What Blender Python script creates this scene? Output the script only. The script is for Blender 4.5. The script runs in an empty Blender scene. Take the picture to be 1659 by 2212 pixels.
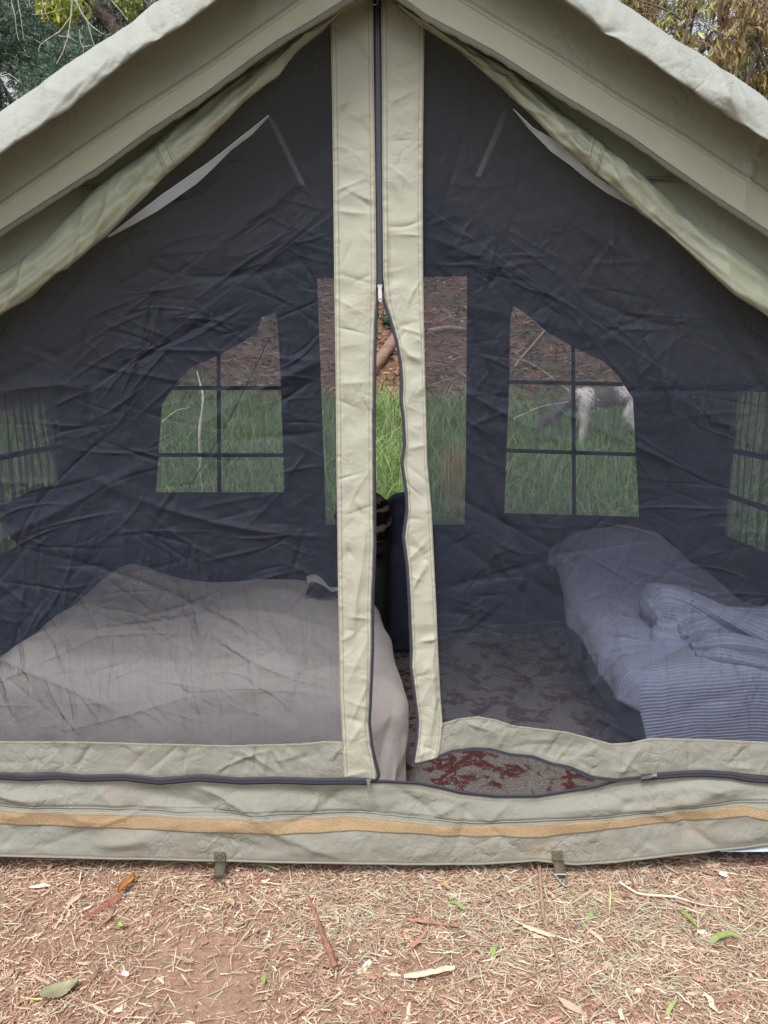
import bpy, bmesh, math, random
import numpy as np
from mathutils import Vector, Matrix
from mathutils.geometry import tessellate_polygon

sc = bpy.context.scene
COL = sc.collection
# ------------------------------------------------------------------ camera, light, exposure
H_CAM, PITCH, F = 1.15, math.radians(9.7), 1607.0      # F in units of a 1659 x 2212 picture
cam = bpy.data.objects.new('camera', bpy.data.cameras.new('camera'))
COL.objects.link(cam)
cam.location = (0, 0, H_CAM)
cam.rotation_euler = (math.radians(90) - PITCH, 0, 0)
cam.data.sensor_fit = 'VERTICAL'
cam.data.sensor_height = 36
cam.data.lens = 36 * F / 2212
cam.data.clip_start = 0.05
cam.data.clip_end = 500
sc.camera = cam

W = bpy.data.worlds.new('World')
sc.world = W
W.use_nodes = True
nt = W.node_tree
nt.nodes.clear()
sky = nt.nodes.new('ShaderNodeTexSky')
sky.sky_type = 'NISHITA'
sky.sun_disc = False
sky.sun_elevation = math.radians(60)
sky.sun_rotation = math.radians(200)
sky.air_density = 1.0
sky.dust_density = 3.0
sky.ozone_density = 1.0
hs = nt.nodes.new('ShaderNodeHueSaturation')
hs.inputs['Saturation'].default_value = 0.28           # overcast: the sky is nearly white
bg = nt.nodes.new('ShaderNodeBackground')
bg.inputs['Strength'].default_value = 0.13
wo = nt.nodes.new('ShaderNodeOutputWorld')
nt.links.new(sky.outputs[0], hs.inputs['Color'])
nt.links.new(hs.outputs[0], bg.inputs['Color'])
nt.links.new(bg.outputs[0], wo.inputs['Surface'])

sun = bpy.data.objects.new('sun', bpy.data.lights.new('sun', 'SUN'))
COL.objects.link(sun)
sun.data.energy = 1.5
sun.data.angle = math.radians(24)
sun.data.color = (0.98, 0.99, 1.0)
_el, _az = math.radians(60), math.radians(200)
_d = Vector((math.sin(_az) * math.cos(_el), math.cos(_az) * math.cos(_el), math.sin(_el)))
sun.rotation_euler = _d.to_track_quat('Z', 'Y').to_euler()

sc.view_settings.view_transform = 'Standard'
sc.view_settings.look = 'None'
sc.view_settings.gamma = 1
sc.view_settings.exposure = 1.12
sc.view_settings.use_curve_mapping = False
sc.cycles.use_denoising = True
sc.cycles.max_bounces = 10
sc.cycles.diffuse_bounces = 5
sc.cycles.transparent_max_bounces = 24
sc.cycles.sample_clamp_indirect = 8

random.seed(7)
RNG = np.random.default_rng(7)

# ------------------------------------------------------------------ numeric helpers
def vnoise(x, y, s=0):
    x = np.asarray(x, float); y = np.asarray(y, float)
    xi = np.floor(x).astype(np.int64); yi = np.floor(y).astype(np.int64)
    fx = x - xi; fy = y - yi
    fx = fx * fx * fx * (fx * (fx * 6 - 15) + 10); fy = fy * fy * fy * (fy * (fy * 6 - 15) + 10)
    def h(a, b):
        n = (a * 374761393 + b * 668265263 + s * 2147483) & 0x7fffffff
        n = ((n ^ (n >> 13)) * 1274126177) & 0x7fffffff
        n = n ^ (n >> 16)
        return (n & 0xffff) / 32767.5 - 1
    a = h(xi, yi); b = h(xi + 1, yi); c = h(xi, yi + 1); d = h(xi + 1, yi + 1)
    return (a * (1 - fx) + b * fx) * (1 - fy) + (c * (1 - fx) + d * fx) * fy

def fbm(x, y, s=0, o=4):
    r = 0; a = 1.0; t = 0
    for i in range(o):
        r = r + a * vnoise(np.asarray(x) * 2 ** i, np.asarray(y) * 2 ** i, s + 17 * i); t += a; a *= .5
    return r / t

def creases(U, V, n, seed, L=(.04, .2), Wd=(.004, .012), A=(.001, .004), ang=(0, 3.2), both=True, box=None):
    r = np.random.default_rng(seed)
    u0, u1, v0, v1 = box or (U.min(), U.max(), V.min(), V.max())
    Hh = np.zeros_like(U)
    for _ in range(n):
        cx, cy = r.uniform(u0, u1), r.uniform(v0, v1)
        a = ang[0] + r.normal() * ang[1] if ang[1] < 3 else r.uniform(0, math.pi)
        Ln = r.uniform(*L); w = r.uniform(*Wd); am = r.uniform(*A)
        if both and r.random() < .4: am = -am
        k = r.normal() * .12 / Ln
        m = (np.abs(U - cx) < Ln * 2.2) & (np.abs(V - cy) < Ln * 2.2)
        if not m.any(): continue
        du, dv = U[m] - cx, V[m] - cy
        s = du * math.cos(a) + dv * math.sin(a)
        t = -du * math.sin(a) + dv * math.cos(a) + k * s * s
        e = w * .35
        Hh[m] += am * np.exp(-(s / Ln) ** 2 * 1.6) * np.exp(-(np.sqrt(t * t + e * e) - e) / w)
    return Hh

# pixel of the 1659 x 2212 picture -> ray
def ray(px, py):
    x = (np.asarray(px, float) - 829.5) / F
    y = -(np.asarray(py, float) - 1106.0) / F
    ca, sa = math.cos(PITCH), math.sin(PITCH)
    return np.stack([x, y * sa + ca, y * ca - sa], -1)

Y0, LEAN = 1.62, 0.1
NF = np.array([0, -1, LEAN]); NF = NF / np.linalg.norm(NF)
UF = np.array([0, LEAN, 1.0]); UF = UF / np.linalg.norm(UF)
def front(px, py, off=0.0):
    d = ray(px, py)
    t = (Y0 - np.asarray(off) + LEAN * H_CAM) / (d[..., 1] - LEAN * d[..., 2])
    return np.array([0, 0, H_CAM]) + d * t[..., None]
def on_plane_y(px, py, y0, lean):          # plane Y = y0 + lean*Z
    d = ray(px, py)
    t = (y0 + lean * H_CAM) / (d[..., 1] - lean * d[..., 2])
    return np.array([0, 0, H_CAM]) + d * t[..., None]
def on_ground(px, py, z=0.0):
    d = ray(px, py); t = (z - H_CAM) / d[..., 2]
    return np.array([0, 0, H_CAM]) + d * t[..., None]

# ------------------------------------------------------------------ object helpers
def world_loc(o):
    v = Vector((0, 0, 0))
    while o is not None:
        v += o.location; o = o.parent
    return np.array(v)

def tag(o, label=None, cat=None, group=None, kind=None):
    if label: o['label'] = label
    if cat: o['category'] = cat
    if group: o['group'] = group
    if kind: o['kind'] = kind
    return o

def empty(name, loc=(0, 0, 0), **k):
    o = bpy.data.objects.new(name, None); COL.objects.link(o)
    o.location = loc; o.empty_display_size = .1
    return tag(o, **k)

def mesh_obj(name, V, Fc, mat, parent=None, base=None, smooth=True, uv=None, col=None, matidx=None, **k):
    """V world coordinates; stored relative to the parent (or to base for a top-level mesh)."""
    V = np.asarray(V, float).reshape(-1, 3)
    org = world_loc(parent) if parent is not None else np.array(base if base is not None else (0, 0, 0), float)
    me = bpy.data.meshes.new(name)
    V = V - org
    if isinstance(Fc, np.ndarray) and Fc.ndim == 2:
        n, kk = Fc.shape
        me.vertices.add(len(V)); me.vertices.foreach_set('co', V.ravel())
        me.loops.add(n * kk); me.loops.foreach_set('vertex_index', Fc.ravel().astype(np.int32))
        me.polygons.add(n)
        me.polygons.foreach_set('loop_start', np.arange(0, n * kk, kk, dtype=np.int32))
        me.update(calc_edges=True)
    else:
        me.from_pydata([tuple(v) for v in V], [], [tuple(int(i) for i in f) for f in Fc])
        me.update()
    if smooth: me.polygons.foreach_set('use_smooth', np.ones(len(me.polygons), bool))
    if matidx is not None: me.polygons.foreach_set('material_index', np.asarray(matidx, np.int32))
    for m in (mat if isinstance(mat, (list, tuple)) else [mat]): me.materials.append(m)
    if uv is not None:
        l = me.uv_layers.new(name='UVMap')
        vi = np.empty(len(me.loops), np.int32); me.loops.foreach_get('vertex_index', vi)
        l.data.foreach_set('uv', np.asarray(uv)[vi].ravel())
    if col is not None:
        a = me.color_attributes.new('Col', 'FLOAT_COLOR', 'POINT')
        c = np.ones((len(V), 4)); c[:, :3] = col; a.data.foreach_set('color', c.ravel())
    me.validate()
    o = bpy.data.objects.new(name, me); COL.objects.link(o)
    if parent is not None: o.parent = parent
    else: o.location = org
    return tag(o, **k)

def grid_faces(nu, nv, closed_v=False):
    i = np.arange(nu - 1)[:, None]; j = np.arange(nv if closed_v else nv - 1)[None, :]
    j2 = (j + 1) % nv
    a = i * nv + j; b = (i + 1) * nv + j; c = (i + 1) * nv + j2; d = i * nv + j2
    return np.stack([a, b, c, d], -1).reshape(-1, 4)

def solid(o, t, off=-1.0, inner=None):
    m = o.modifiers.new('thickness', 'SOLIDIFY'); m.thickness = t; m.offset = off
    if inner is not None:
        o.data.materials.append(inner); m.material_offset = 1; m.material_offset_rim = 0
    return o

def rs(poly, n, by='arc'):
    p = np.asarray(poly, float)
    if by == 'arc':
        s = np.r_[0, np.cumsum(np.linalg.norm(np.diff(p[:, :2], axis=0), axis=1))]
        q = np.linspace(0, s[-1], n)
    else:
        ax = 0 if by == 'x' else 1
        s = p[:, ax]; q = np.linspace(s[0], s[-1], n)
    # smooth (catmull-like) resampling: interpolate then blur a little
    return np.stack([np.interp(q, s, p[:, k]) for k in range(p.shape[1])], -1)

def smooth1(a, it=2):
    a = a.copy()
    for _ in range(it): a[1:-1] = .25 * a[:-2] + .5 * a[1:-1] + .25 * a[2:]
    return a

def tube(pts, r, n=6, cap=True):
    pts = np.asarray(pts, float); m = len(pts)
    r = np.broadcast_to(np.asarray(r, float), (m,))
    t = np.gradient(pts, axis=0); t /= np.linalg.norm(t, axis=1)[:, None] + 1e-12
    ref = np.array([0, 0, 1.0]) if abs(t[:, 2]).mean() < .8 else np.array([1.0, 0, 0])
    V = []
    for i in range(m):
        a = np.cross(t[i], ref); a /= np.linalg.norm(a) + 1e-12; b = np.cross(t[i], a)
        for k in range(n):
            th = 2 * math.pi * k / n
            V.append(pts[i] + r[i] * (math.cos(th) * a + math.sin(th) * b))
    Fc = [tuple(int(x) for x in f) for f in grid_faces(m, n, True)]
    if cap:
        Fc.append(tuple(range(n))[::-1]); Fc.append(tuple(range((m - 1) * n, m * n)))
    return V, Fc

class MB:
    def __init__(s): s.V = []; s.F = []; s.C = []
    def add(s, V, Fc, c=None):
        o = len(s.V); s.V += [tuple(v) for v in V]; s.F += [tuple(int(i) + o for i in f) for f in Fc]
        s.C += [c if c is not None else (1, 1, 1)] * len(V)
    def tube(s, pts, r, n=6, c=None): s.add(*tube(pts, r, n), c)
    def box(s, c, ax, ay, az, col=None):
        c, ax, ay, az = (np.asarray(q, float) for q in (c, ax, ay, az))
        V = [c + i * ax + j * ay + k * az for i in (-1, 1) for j in (-1, 1) for k in (-1, 1)]
        s.add(V, [(0, 1, 3, 2), (4, 6, 7, 5), (0, 4, 5, 1), (2, 3, 7, 6), (0, 2, 6, 4), (1, 5, 7, 3)], col)
    def build(s, name, mat, parent=None, base=None, smooth=False, usecol=False, **k):
        return mesh_obj(name, s.V, s.F, mat, parent, base, smooth, col=np.array(s.C) if usecol else None, **k)

# ------------------------------------------------------------------ materials
def mat_new(name):
    m = bpy.data.materials.new(name); m.use_nodes = True
    n = m.node_tree; b = n.nodes['Principled BSDF']
    return m, n, b
def N(n, t, **kw):
    x = n.nodes.new(t)
    for k, v in kw.items():
        if k in x.inputs: x.inputs[k].default_value = v
        else: setattr(x, k, v)
    return x
def noise(n, vec, scale, detail=3, rough=.55):
    t = N(n, 'ShaderNodeTexNoise', Scale=scale, Detail=detail, Roughness=rough)
    n.links.new(vec, t.inputs['Vector']); return t
def ramp(n, fac, stops):
    r = n.nodes.new('ShaderNodeValToRGB'); n.links.new(fac, r.inputs[0])
    e = r.color_ramp.elements
    while len(e) < len(stops): e.new(.5)
    for i, (p, c) in enumerate(stops):
        e[i].position = p; e[i].color = (*c, 1) if len(c) == 3 else c
    return r
def mixc(n, f, a, b, typ='MIX'):
    m = n.nodes.new('ShaderNodeMix'); m.data_type = 'RGBA'; m.blend_type = typ
    for s, q in ((0, f), (6, a), (7, b)):
        if hasattr(q, 'links') or hasattr(q, 'is_linked'): n.links.new(q, m.inputs[s])
        else: m.inputs[s].default_value = q if s == 0 else (*q, 1)
    return m.outputs[2]
def math_(n, op, a, b=None):
    m = n.nodes.new('ShaderNodeMath'); m.operation = op
    for i, q in enumerate((a, b)):
        if q is None: continue
        if hasattr(q, 'is_linked'): n.links.new(q, m.inputs[i])
        else: m.inputs[i].default_value = q
    return m.outputs[0]
def bump(n, b, h, strength, dist, prev=None):
    x = N(n, 'ShaderNodeBump', Strength=strength, Distance=dist)
    n.links.new(h, x.inputs['Height'])
    if prev is not None: n.links.new(prev, x.inputs['Normal'])
    n.links.new(x.outputs[0], b.inputs['Normal']); return x.outputs[0]
def rotated(n, vec, ang, axis='Y'):
    m = N(n, 'ShaderNodeVectorRotate'); m.rotation_type = axis + '_AXIS'
    n.links.new(vec, m.inputs['Vector']); m.inputs['Angle'].default_value = ang; return m.outputs[0]

def canvas(name, c, rough=.72, wr=.5, mud=False, stain=(.36, .235, .145), sheen=.0, trans=.0, wscale=14):
    m, n, b = mat_new(name)
    tc = N(n, 'ShaderNodeTexCoord'); v = tc.outputs['Object']
    big = noise(n, v, 2.6, 4); fine = noise(n, v, 60, 3); grain = noise(n, v, 420, 2)
    c1 = tuple(x * .90 for x in c); c2 = tuple(min(1, x * 1.08) for x in c)
    col = mixc(n, big.outputs[0], c1, c2)
    col = mixc(n, math_(n, 'MULTIPLY', fine.outputs[0], .35), col, tuple(x * .86 for x in c))
    st = ramp(n, noise(n, v, 4.3, 5, .65).outputs[0], [(.62, (0, 0, 0)), (.78, (1, 1, 1))])
    col = mixc(n, math_(n, 'MULTIPLY', st.outputs[0], .40), col, stain)
    # dark lint specks
    sp = ramp(n, noise(n, v, 130, 1).outputs[0], [(.80, (0, 0, 0)), (.83, (1, 1, 1))])
    col = mixc(n, math_(n, 'MULTIPLY', sp.outputs[0], .5), col, (.10, .08, .06))
    # twill: fine diagonal ribs
    w = N(n, 'ShaderNodeTexWave', Scale=150.0, Distortion=.6, Detail=1.0); w.bands_direction = 'X'
    n.links.new(rotated(n, v, .6), w.inputs['Vector'])
    tw = ramp(n, w.outputs[1], [(0, (.93,) * 3), (1, (1.03,) * 3)])
    col = mixc(n, 1.0, col, tw.outputs[0], 'MULTIPLY')
    if mud:                                       # soil splashed up from the ground
        sz = N(n, 'ShaderNodeSeparateXYZ'); n.links.new(v, sz.inputs[0])
        sm = noise(n, v, 55, 4, .7); sb = noise(n, v, 6, 3)
        hgt = math_(n, 'SUBTRACT', 1.0, math_(n, 'DIVIDE', sz.outputs[2], .13))
        amt = math_(n, 'ADD', math_(n, 'MULTIPLY', hgt, .42), math_(n, 'MULTIPLY', math_(n, 'SUBTRACT', sb.outputs[0], .5), .5))
        spl = ramp(n, math_(n, 'ADD', amt, math_(n, 'MULTIPLY', math_(n, 'SUBTRACT', sm.outputs[0], .5), 1.1)), [(.18, (0, 0, 0)), (.55, (1, 1, 1))])
        col = mixc(n, math_(n, 'MULTIPLY', spl.outputs[0], .5), col, (.20, .135, .09))
    n.links.new(col, b.inputs['Base Color'])
    b.inputs['Roughness'].default_value = rough
    b.inputs['Specular IOR Level'].default_value = .35
    if sheen: b.inputs['Sheen Weight'].default_value = sheen
    h = bump(n, b, noise(n, v, wscale, 4, .6).outputs[0], .35 * wr, .02)
    wp = N(n, 'ShaderNodeVectorMath'); wp.operation = 'SCALE'; wp.inputs['Scale'].default_value = .035
    n.links.new(noise(n, v, 18, 2).outputs['Color'], wp.inputs[0])
    wa = N(n, 'ShaderNodeVectorMath'); wa.operation = 'ADD'; n.links.new(v, wa.inputs[0]); n.links.new(wp.outputs[0], wa.inputs[1])
    for sc_, st_ in ((17.0, .30), (38.0, .20)):
        vo = N(n, 'ShaderNodeTexVoronoi', Scale=sc_); vo.feature = 'DISTANCE_TO_EDGE'; n.links.new(wa.outputs[0], vo.inputs['Vector'])
        lim = math_(n, 'MINIMUM', vo.outputs['Distance'], .16)
        fade = math_(n, 'MULTIPLY', lim, ramp(n, noise(n, v, 7, 2).outputs[0], [(.42, (0, 0, 0)), (.62, (1, 1, 1))]).outputs[0])
        h = bump(n, b, fade, st_ * wr * 2, .018, h)
    h = bump(n, b, noise(n, v, 55, 2, .5).outputs[0], .22 * wr, .006, h)
    bump(n, b, w.outputs[1], .25, .0008, h)
    return m

M = {}
M['canvas'] = canvas('khaki_canvas', (.32, .325, .255))
M['strip'] = canvas('khaki_strip_canvas', (.34, .328, .262))
M['flap'] = canvas('flap_canvas', (.46, .465, .375), wr=.5)
M['hem'] = canvas('pale_hem_canvas', (.275, .28, .245), wr=.7, rough=.65)
M['roll'] = canvas('coated_canvas', (.335, .35, .262), rough=.36, wr=.5)
M['gable'] = canvas('gable_canvas', (.35, .36, .29), wr=.6)
M['sill'] = canvas('sill_canvas', (.212, .206, .170), wr=.9)
M['sill_low'] = canvas('sill_canvas_splashed', (.212, .206, .170), wr=.9, mud=True)
M['binding'] = canvas('binding_tape', (.19, .185, .15), wr=.3, stain=(.14, .12, .09))
M['webbing'] = canvas('webbing', (.075, .062, .038), wr=.3)

def plain(name, c, rough=.6, metal=0, spec=.5, nz=0, nscale=30, bmp=0, bdist=.002, sheen=0):
    m, n, b = mat_new(name)
    tc = N(n, 'ShaderNodeTexCoord'); v = tc.outputs['Object']
    t = noise(n, v, nscale, 4)
    col = mixc(n, t.outputs[0], tuple(x * (1 - nz) for x in c), tuple(min(1, x * (1 + nz)) for x in c))
    n.links.new(col, b.inputs['Base Color'])
    b.inputs['Roughness'].default_value = rough; b.inputs['Metallic'].default_value = metal
    b.inputs['Specular IOR Level'].default_value = spec
    if sheen: b.inputs['Sheen Weight'].default_value = sheen
    if bmp: bump(n, b, t.outputs[0], bmp, bdist)
    return m
M['zip'] = plain('navy_zip_tape', (.016, .017, .030), .7, nz=.3, nscale=300, bmp=.3, bdist=.001)
M['coil'] = plain('zip_coil', (.065, .065, .085), .35, nz=.2, nscale=300)
M['coil_dark'] = plain('zip_coil_closed', (.030, .032, .05), .3, nz=.2, nscale=300)
M['floor'] = plain('navy_plastic_floor', (.040, .048, .075), .28, nz=.3, nscale=6)
M['steel'] = plain('zip_metal', (.46, .45, .43), .42, 1.0, nz=.12, nscale=200)
M['thread'] = plain('sewing_thread', (.17, .15, .10), .8, nz=.3, nscale=300)
M['thread_dark'] = plain('dark_thread', (.16, .14, .10), .8, nz=.3, nscale=300)
M['lining_or_gap_shade'] = plain('dark_lining', (.022, .024, .038), .7, nz=.25, nscale=5, bmp=.4, bdist=.01)
M['muntin'] = plain('window_tape', (.020, .021, .028), .8, nz=.2)
M['groundsheet'] = plain('white_groundsheet', (.42, .45, .52), .4, nz=.12, nscale=12, bmp=.2)

def velcro():
    m, n, b = mat_new('tan_loop_tape')
    v = N(n, 'ShaderNodeTexCoord').outputs['Object']
    g = noise(n, v, 330, 2, .6); big = noise(n, v, 5, 3)
    c = ramp(n, g.outputs[0], [(.25, (.22, .15, .085)), (.5, (.285, .20, .115)), (.75, (.35, .26, .16))])
    col = mixc(n, math_(n, 'MULTIPLY', big.outputs[0], .4), c.outputs[0], (.27, .18, .10))
    n.links.new(col, b.inputs['Base Color']); b.inputs['Roughness'].default_value = .9
    b.inputs['Specular IOR Level'].default_value = .15
    bump(n, b, g.outputs[0], .8, .003)
    return m
M['velcro'] = velcro()

def netting(name, c, T, rib=0.0, rough=.55, spec=.4, glow=None):
    """insect netting: the share of open area falls with the slant at which the threads are seen."""
    m, n, b = mat_new(name)
    v = N(n, 'ShaderNodeTexCoord').outputs['Object']
    big = noise(n, v, 3.0, 4)
    col = mixc(n, big.outputs[0], tuple(x * .8 for x in c), tuple(x * 1.2 for x in c))
    sp = ramp(n, noise(n, v, 95, 1).outputs[0], [(.79, (0, 0, 0)), (.82, (1, 1, 1))])
    col = mixc(n, math_(n, 'MULTIPLY', sp.outputs[0], .22), col, (.5, .48, .45))
    du = ramp(n, noise(n, v, 2.2, 5, .7).outputs[0], [(.48, (0, 0, 0)), (.75, (1, 1, 1))])
    col = mixc(n, math_(n, 'MULTIPLY', du.outputs[0], .04), col, (.30, .31, .33))
    n.links.new(col, b.inputs['Base Color'])
    b.inputs['Roughness'].default_value = rough; b.inputs['Specular IOR Level'].default_value = spec
    nb = bump(n, b, noise(n, v, 22, 5, .62).outputs[0], .35, .02)
    bump(n, b, noise(n, v, 900, 1).outputs[0], .25, .001, nb)
    g = n.nodes.new('ShaderNodeNewGeometry')
    dt = n.nodes.new('ShaderNodeVectorMath'); dt.operation = 'DOT_PRODUCT'
    n.links.new(g.outputs['Incoming'], dt.inputs[0]); n.links.new(nb, dt.inputs[1])
    ac = math_(n, 'MAXIMUM', math_(n, 'ABSOLUTE', dt.outputs['Value']), .12)
    tt = math_(n, 'POWER', T, math_(n, 'DIVIDE', 1.0, ac))
    if rib:
        mp = N(n, 'ShaderNodeMapping'); mp.inputs['Scale'].default_value = (190, 20, 5); n.links.new(v, mp.inputs['Vector'])
        w = noise(n, mp.outputs[0], 1.0, 2, .5)
        tt = math_(n, 'MULTIPLY', tt, math_(n, 'ADD', .91, math_(n, 'MULTIPLY', noise(n, v, 360, 1, .5).outputs[0], .18)))
        tt = math_(n, 'MULTIPLY', tt, math_(n, 'ADD', 1 - rib, math_(n, 'MULTIPLY', w.outputs[0], 2 * rib)))
    tr = n.nodes.new('ShaderNodeBsdfTransparent'); mx = n.nodes.new('ShaderNodeMixShader')
    thr = b.outputs[0]
    if glow is not None:                         # threads lit from behind pass some of that light on
        tl = n.nodes.new('ShaderNodeBsdfTranslucent'); tl.inputs[0].default_value = (*glow, 1)
        ad = n.nodes.new('ShaderNodeAddShader'); n.links.new(thr, ad.inputs[0]); n.links.new(tl.outputs[0], ad.inputs[1]); thr = ad.outputs[0]
    n.links.new(tt, mx.inputs[0]); n.links.new(thr, mx.inputs[1]); n.links.new(tr.outputs[0], mx.inputs[2])
    n.links.new(mx.outputs[0], n.nodes['Material Output'].inputs['Surface'])
    return m
M['net'] = netting('navy_insect_netting', (.029, .034, .052), .565, .10, rough=.6, spec=.22)
M['winnet'] = netting('window_netting', (.045, .047, .052), .56, glow=(.15, .16, .165))
M['sidenet'] = netting('side_window_netting', (.035, .037, .043), .40, glow=(.05, .053, .055))
M['lit_fold'] = netting('lit_fold_netting', (.46, .50, .51), .36, rough=.7, spec=.2)  # pale tone stands for light on the folded netting

def attr_mat(name, rough=.85, spec=.2, bmp=.3, tint=.2, nscale=60, trans=0):
    m, n, b = mat_new(name)
    a = N(n, 'ShaderNodeAttribute'); a.attribute_name = 'Col'
    v = N(n, 'ShaderNodeTexCoord').outputs['Object']
    t = noise(n, v, nscale, 3)
    k = ramp(n, t.outputs[0], [(.2, (1 - tint,) * 3), (.8, (1 + tint,) * 3)])
    col = mixc(n, 1.0, a.outputs[0], k.outputs[0], 'MULTIPLY')
    n.links.new(col, b.inputs['Base Color'])
    b.inputs['Roughness'].default_value = rough; b.inputs['Specular IOR Level'].default_value = spec
    if bmp: bump(n, b, t.outputs[0], bmp, .002)
    if trans:
        tl = n.nodes.new('ShaderNodeBsdfTranslucent'); n.links.new(col, tl.inputs[0])
        mx = n.nodes.new('ShaderNodeMixShader'); mx.inputs[0].default_value = trans
        n.links.new(b.outputs[0], mx.inputs[1]); n.links.new(tl.outputs[0], mx.inputs[2])
        n.links.new(mx.outputs[0], n.nodes['Material Output'].inputs['Surface'])
    return m
M['litter'] = attr_mat('wood_litter', nscale=260, tint=.25)
M['blade'] = attr_mat('grass_blade', .55, .35, 0, .15, 20, .3)
M['leaf'] = attr_mat('leaf', .6, .3, 0, .2, 30, .25)
M['bark'] = attr_mat('bark', .9, .2, .8, .35, 40)
M['needle'] = attr_mat('conifer_needle', .6, .3, 0, .2, 12)

def ground_mat():
    m, n, b = mat_new('bare_soil')
    v = N(n, 'ShaderNodeTexCoord').outputs['Object']
    a = noise(n, v, 3, 5); f = noise(n, v, 70, 4, .65); g = noise(n, v, 300, 2)
    c = ramp(n, f.outputs[0], [(.25, (.15, .086, .058)), (.5, (.255, .156, .108)), (.75, (.36, .24, .172))])
    col = mixc(n, math_(n, 'MULTIPLY', a.outputs[0], .5), c.outputs[0], (.265, .175, .122))
    # behind the tent the soil is a darker, mossy one
    s = N(n, 'ShaderNodeSeparateXYZ'); n.links.new(v, s.inputs[0])
    y2 = math_(n, 'ADD', math_(n, 'SUBTRACT', .6, s.outputs[1]), noise(n, v, 1.5, 3).outputs[0])
    k2 = ramp(n, math_(n, 'DIVIDE', y2, 4.0), [(.25, (0, 0, 0)), (.5, (1, 1, 1))])
    col = mixc(n, k2.outputs[0], col, (.070, .082, .038))  # unseen ground towards and behind the camera, darkened to cut its warm bounce
    y = math_(n, 'ADD', s.outputs[1], math_(n, 'MULTIPLY', noise(n, v, 1.5, 3).outputs[0], 1.0))
    k = ramp(n, math_(n, 'DIVIDE', y, 10.0), [(.42, (0, 0, 0)), (.5, (1, 1, 1))])
    col = mixc(n, k.outputs[0], col, (.055, .072, .028))
    n.links.new(col, b.inputs['Base Color']); b.inputs['Roughness'].default_value = .95
    b.inputs['Specular IOR Level'].default_value = .1
    h = bump(n, b, f.outputs[0], .7, .006); bump(n, b, g.outputs[0], .5, .002, h)
    return m
M['soil'] = ground_mat()
def hill_mat():
    m, n, b = mat_new('hillside_soil')
    v = N(n, 'ShaderNodeTexCoord').outputs['Object']
    a = noise(n, v, .7, 5); f = noise(n, v, 9, 5, .7)
    c = ramp(n, f.outputs[0], [(.25, (.07, .035, .022)), (.5, (.15, .080, .055)), (.75, (.25, .15, .105))])
    k = ramp(n, a.outputs[0], [(.52, (0, 0, 0)), (.68, (1, 1, 1))])
    col = mixc(n, math_(n, 'MULTIPLY', k.outputs[0], .55), c.outputs[0], (.055, .065, .03))
    n.links.new(col, b.inputs['Base Color']); b.inputs['Roughness'].default_value = .95
    b.inputs['Specular IOR Level'].default_value = .1
    bump(n, b, f.outputs[0], .9, .08)
    return m
M['hill'] = hill_mat()

def cloth(name, c, stripe=None, period=.011, rough=.9, nz=.1, weave=.3):
    m, n, b = mat_new(name)
    tc = N(n, 'ShaderNodeTexCoord'); v = tc.outputs['Object']; uv = tc.outputs['UV']
    t = noise(n, v, 6, 4)
    col = mixc(n, t.outputs[0], tuple(x * (1 - nz) for x in c), tuple(x * (1 + nz) for x in c))
    h = None
    if stripe:
        w = N(n, 'ShaderNodeTexWave', Scale=.314 / period, Distortion=.8, Detail=1.0); w.bands_direction = 'Y'
        n.links.new(uv, w.inputs['Vector'])
        k = ramp(n, w.outputs[1], [(.25, (0, 0, 0)), (.6, (1, 1, 1))])
        col = mixc(n, k.outputs[0], stripe, col)
        h = bump(n, b, w.outputs[1], .5, .004)
    n.links.new(col, b.inputs['Base Color']); b.inputs['Roughness'].default_value = rough
    b.inputs['Specular IOR Level'].default_value = .15; b.inputs['Sheen Weight'].default_value = .15
    h = bump(n, b, noise(n, v, 11, 4, .6).outputs[0], .35, .02, h)
    g = N(n, 'ShaderNodeTexWave', Scale=120.0, Distortion=.5); n.links.new(rotated(n, v, .7), g.inputs['Vector'])
    bump(n, b, g.outputs[1], weave, .001, h)
    return m
M['beige'] = cloth('beige_blanket', (.64, .575, .535))
M['blue'] = cloth('blue_striped_blanket', (.43, .465, .64), (.355, .385, .55), .0095)
M['navy'] = plain('navy_flocked_vinyl', (.038, .042, .078), .75, nz=.2, nscale=9, bmp=.3, bdist=.03)
M['black'] = plain('black_bag', (.010, .009, .009), .6, nz=.3, nscale=20)
M['maroon'] = plain('maroon_cloth', (.022, .008, .010), .8, nz=.3, nscale=25, bmp=.4)
def throw_mat():
    m, n, b = mat_new('dark_patterned_knit')
    v = N(n, 'ShaderNodeTexCoord').outputs['Object']
    w = N(n, 'ShaderNodeTexWave', Scale=5.5, Distortion=7.0, Detail=2.5); w.bands_direction = 'Z'
    w.inputs['Detail Scale'].default_value = 2.2
    n.links.new(v, w.inputs['Vector'])
    d = noise(n, v, 260, 1)
    k = ramp(n, math_(n, 'MULTIPLY', w.outputs[1], d.outputs[0]), [(.33, (.012, .010, .010)), (.46, (.30, .23, .17))])
    n.links.new(k.outputs[0], b.inputs['Base Color']); b.inputs['Roughness'].default_value = .95
    b.inputs['Specular IOR Level'].default_value = .1
    bump(n, b, d.outputs[0], .6, .004)
    return m
M['throw'] = throw_mat()
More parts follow.
